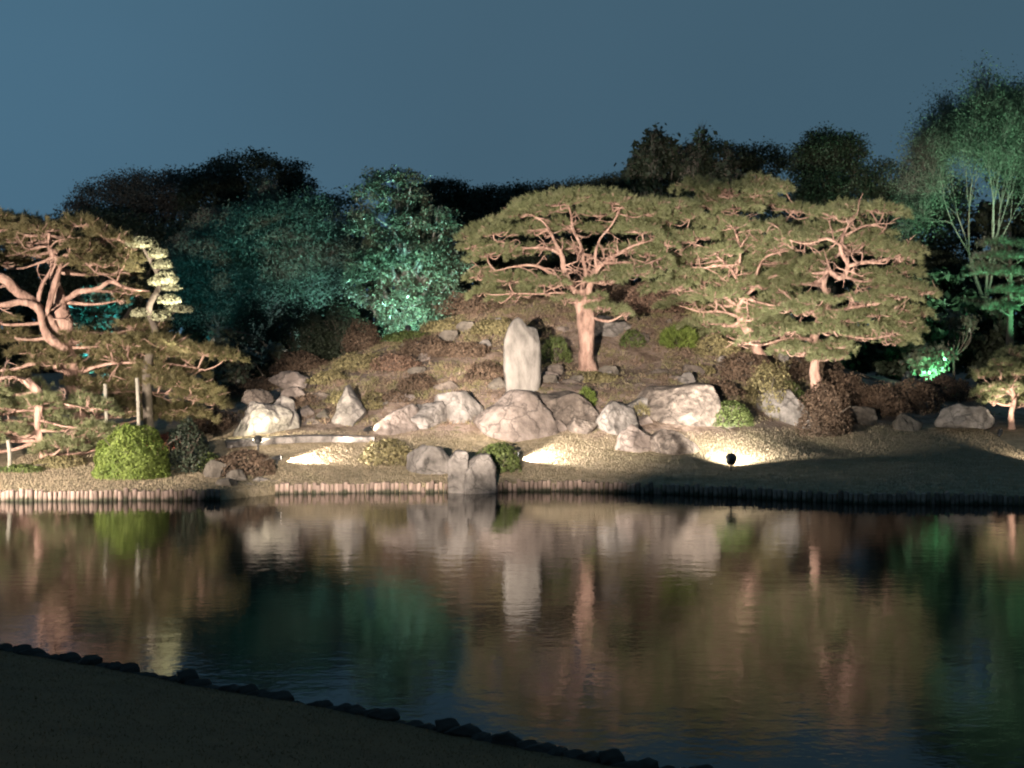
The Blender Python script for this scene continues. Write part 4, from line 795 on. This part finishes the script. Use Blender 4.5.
# cloud-pruned tree at the left
g0 = gp(150, 50.4); t = thing('cloud_pruned_tree', 'cloud-pruned tree with pale lit pads beside the great old pine', 'tree', g0); cr = MB(); tr = MB()
pc = [(143, 245, 14, 5, 0), (134, 243, 10, 4, .2), (158, 255, 8, 5, -.1), (162, 266, 9, 5, 0), (166, 280, 11, 6, -.1), (168, 288, 10, 4, .3), (169, 301, 11, 5, 0), (158, 283, 8, 4, .2), (140, 314, 9, 4, 0), (160, 318, 12, 5, .2), (178, 310, 12, 4, .5)]
tp_ = spline([g0-[0, 0, .2], P(147, 370, 50.4), P(156, 335, 50.7), P(149, 308, 50.3), P(160, 284, 50.6), P(151, 262, 50.4), P(142, 246, 50.4)], 5); tr.tube(tp_, np.linspace(.16, .04, len(tp_)), 8)
for px, py, w, h, dy in pc:
    c = P(px, py, 50.4+dy); s_ = 50.4/F; n = 420; v = rng.normal(size=(n, 3)); v /= np.linalg.norm(v, axis=1)[:, None]; v[:, 2] = np.where(v[:, 2] < 0, v[:, 2]*.4, v[:, 2])
    v = v*(1+.28*fbm(v[:, 0]*2+px, v[:, 1]*2, v[:, 2]*2, 1.5))[:, None]; cr.leaves(c+v*[w*s_*1.1, w*s_, h*s_*1.45], v+rng.normal(size=(n, 3))*.4, .04*rng.uniform(.7, 1.3, n)); j = int(np.argmin(np.linalg.norm(tp_-c, axis=1)))
    sp = spline([tp_[j], (tp_[j]+c)/2-[0, 0, .05], c], 3); tr.tube(sp, np.linspace(.04, .02, len(sp)), 5)
tr.build('trunk', M['dark_bark'], t, smooth=True); cr.build('crown', M['yellow_pads'], t)
def lowbush(label, px, Y, lobes, n, size, m, sig=.14): leafy('bush', label, 'bush', px, Y, lobes, n, size, m, .06, sig=sig, per=18, hollow=.3)
lowbush('turquoise lit bush seen through the limbs of the great old pine', 95, 58, [(108, 298, 24, 14, 0), (85, 318, 26, 14, 0), (95, 345, 26, 24, 0)], 3000, .10, 'leaf')
lowbush('vivid green lit bush in the dark below the crooked pine', 928, 62, [(928, 362, 15, 14, 0), (944, 352, 8, 6, .2)], 1500, .10, 'leaf')
lowbush('small blue-green lit branch of leaves right of the crooked pine', 955, 63, [(955, 320, 18, 8, 0), (968, 326, 12, 6, 0)], 800, .09, 'leaf')
lowbush('small green leafy plant in the dark left of the flat pinkish slab', 244, 58, [(247, 360, 8, 8, 0), (232, 375, 16, 8, 0), (220, 345, 10, 10, .2)], 900, .09, 'leaf')
lowbush('sparse green sprout in the shadow below the feathery trees', 280, 60, [(276, 352, 10, 7, 0), (222, 335, 12, 8, 0)], 600, .09, 'leaf')
# far wood
n = 60000; X = rng.uniform(-75, 75, n); top = 9.5+1.4*fbm(X, 0*X, 0, .35)+.6*fbm(X, 0*X, 5, 1.4); Z = 1.5+(top-1.5)*rng.random(n)**.7
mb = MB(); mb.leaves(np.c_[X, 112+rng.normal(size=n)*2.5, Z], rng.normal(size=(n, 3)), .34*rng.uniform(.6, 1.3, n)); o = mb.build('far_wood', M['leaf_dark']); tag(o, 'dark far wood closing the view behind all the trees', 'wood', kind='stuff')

# ------------------------------------------------------------------ ground cover
def scatter(n, fx, fy):
    X = rng.uniform(*fx, n); Y = rng.uniform(*fy, n); Z = gz(X, Y); return X, Y, Z
X, Y, Z = scatter(90000, (-15, 17), (44, 62)); k = (Y > shore(X)+.1) & (Z > 1.5+.25*fbm(X, Y, 0, .9)) & (rng.random(90000) < .5+.5*fbm(X, Y, 2, 1.3)); C = np.c_[X, Y, Z][k]
mb = MB(); mb.leaves(C+[0, 0, .02]+rng.normal(size=C.shape)*[0, 0, .015], rng.normal(size=C.shape)*.6+[0, 0, .7], .030*rng.uniform(.5, 1.4, len(C))); tag(mb.build('leaf_litter', M['litter']), 'brown leaf litter strewn over the hill', 'leaf litter', kind='stuff')
X, Y, Z = scatter(70000, (-12, 14), (46, 62)); k = (Z > 1.5) & (rng.random(70000) < np.clip(.35+.75*fbm(X, Y, 7, 1.1), 0, 1)); C = np.repeat(np.c_[X, Y, Z][k], 5, 0); m = len(C)
mb = MB(); mb.blades(C+rng.normal(size=(m, 3))*[.04, .04, 0], rng.normal(size=(m, 3))*.5+[0, -.1, .75], rng.uniform(.05, .16, m), .03); tag(mb.build('undergrowth', M['litter']), 'low brown undergrowth covering the hill', 'undergrowth', kind='stuff')
X, Y, Z = scatter(150000, (-14, 15), (41, 54)); k = (Y > shore(X)+.06) & (Z < 1.35); C = np.c_[X, Y, Z][k]; m = len(C)
mb = MB(); mb.blades(C, rng.normal(size=(m, 3))*.45+[0, 0, .8], rng.uniform(.03, .075, m), .014); tag(mb.build('grass', M['blade']), 'short dry grass of the far lawn', 'grass', kind='stuff')
n = 60000; uu = rng.uniform(-8, 14, n); dd = 11*rng.random(n)**1.3; X = NB0[0]+ND[0]*uu+NN[0]*dd; Y = NB0[1]+ND[1]*uu+NN[1]*dd; C = np.c_[X, Y, nbz(dd)+.02*fbm(X, Y, 0, 1.1)]
mb = MB(); mb.blades(C, rng.normal(size=(n, 3))*.4+[0, 0, .8], rng.uniform(.015, .03, n), .006); tag(mb.build('grass', M['near_turf']), 'short dark grass of the near bank', 'grass', kind='stuff')

# ------------------------------------------------------------------ the lamps of the illumination
floodlight(gp(731, 45.3), P(752, 356, 52), 7000, (1.0, .92, .80), 100, 'black spotlight on the lawn before a white pool of light', .9, ht=.3, r=.14)
floodlight(gp(514, 46.7), P(640, 454, 47.8), 2600, (1.0, .91, .80), 92, 'black spotlight beside the dark green mound behind the edge boulder', .5, ht=.2)
floodlight(gp(258, 47.1)+[0, 0, .1], P(262, 415, 49), 1100, CREAM, 120, 'glaring spotlight in front of the white boulder by the slab bridge', .6, ht=.2)
floodlight(gp(368, 48.8), P(385, 424, 49.2), 60, CREAM, 110, 'small spotlight at the tip of the low sloping boulder', .6, ht=.15, r=.07)
floodlight(gp(1040, 46.6), P(1024, 385, 54), 1500, WARM, 56, 'spotlight just beyond the right edge of the lawn', .5, ht=.2)
floodlight(gp(408, 61.4), P(410, 225, 66), 4200, TEAL, 140, 'teal floodlight at the foot of the teal lit tree', .6)
floodlight(gp(345, 65), P(245, 200, 69), 1150, (.46, .92, 1.0), 120, 'blue-green floodlight below the feathery trees', .6)
floodlight(gp(85, 55), P(98, 312, 58), 3500, (.1, .85, 1.0), 90, 'turquoise floodlight behind the great old pine', .5)
floodlight(gp(940, 60.9), P(928, 362, 62), 1300, GREEN, 90, 'green floodlight under the vivid green lit bush', .6)
floodlight(np.array([24.5, 62, 1.6]), P(972, 140, 72), 19000, (.52, 1.0, .64), 56, 'green floodlight beyond the right edge for the tall vase-shaped tree', .6)
floodlight(gp(908, 66), P(945, 140, 72), 7500, (.52, 1.0, .64), 60, 'added green fill floodlight, unseen behind the crooked pine', .6)  # added fill lamp, greens the left of the vase-shaped tree's crown
floodlight(np.array([21.6, 62, 1.6]), P(1006, 272, 66), 7500, GREEN, 40, 'green floodlight beyond the right edge for the layered conifer', .6)
floodlight(gp(204, 47.4), P(158, 272, 50.4), 15000, (1.0, .93, .74), 20, 'spotlight aimed up at the cloud-pruned tree', .5)
floodlight(gp(277, 46.2), P(430, 446, 48.0), 3200, (1.0, .88, .78), 66, 'small spotlight at the right edge of the wide dark shrub under the bridge', .5, ht=.16, r=.07)
floodlight(gp(1000, 52.6), P(1018, 372, 54), 800, WARM, 84, 'small spotlight tucked beside the long low grey rock', .5, ht=.14, r=.07)
# large floods on posts on the near bank and the left shore, out of frame, that wash the pines and the hill
def nbp(x, y): d = (np.array([x, y])-NB0)@NN; return np.array([x, y, float(nbz(max(d, 0)))])
floodlight(nbp(-5.0, 9.0), P(390, 418, 51), 200000, FLOOD, 13, 'floodlight on a near bank post aimed at the left slope', .55, ht=2.2, r=.2, rad=.15)
floodlight(nbp(-5.7, 9.4), P(120, 425, 46.5), 55000, FLOOD, 11, 'floodlight on a near bank post aimed at the bright round bush', .6, ht=2.2, r=.2, rad=.15)
floodlight(nbp(-4.4, 8.6), P(590, 325, 54), 230000, FLOOD, 15, 'floodlight on a near bank post aimed at the spreading pine', .5, ht=2.3, r=.2, rad=.15)
floodlight(nbp(-3.8, 8.2), P(822, 282, 54), 230000, FLOOD, 12, 'floodlight on a near bank post aimed at the crooked pine', .6, ht=2.2, r=.2, rad=.15)
floodlight(np.array([-17.0, 33.0, .0]), P(80, 370, 48), 50000, FLOOD, 62, 'large floodlight on a post near the left shore', .6, ht=2.0, r=.2, rad=.15)
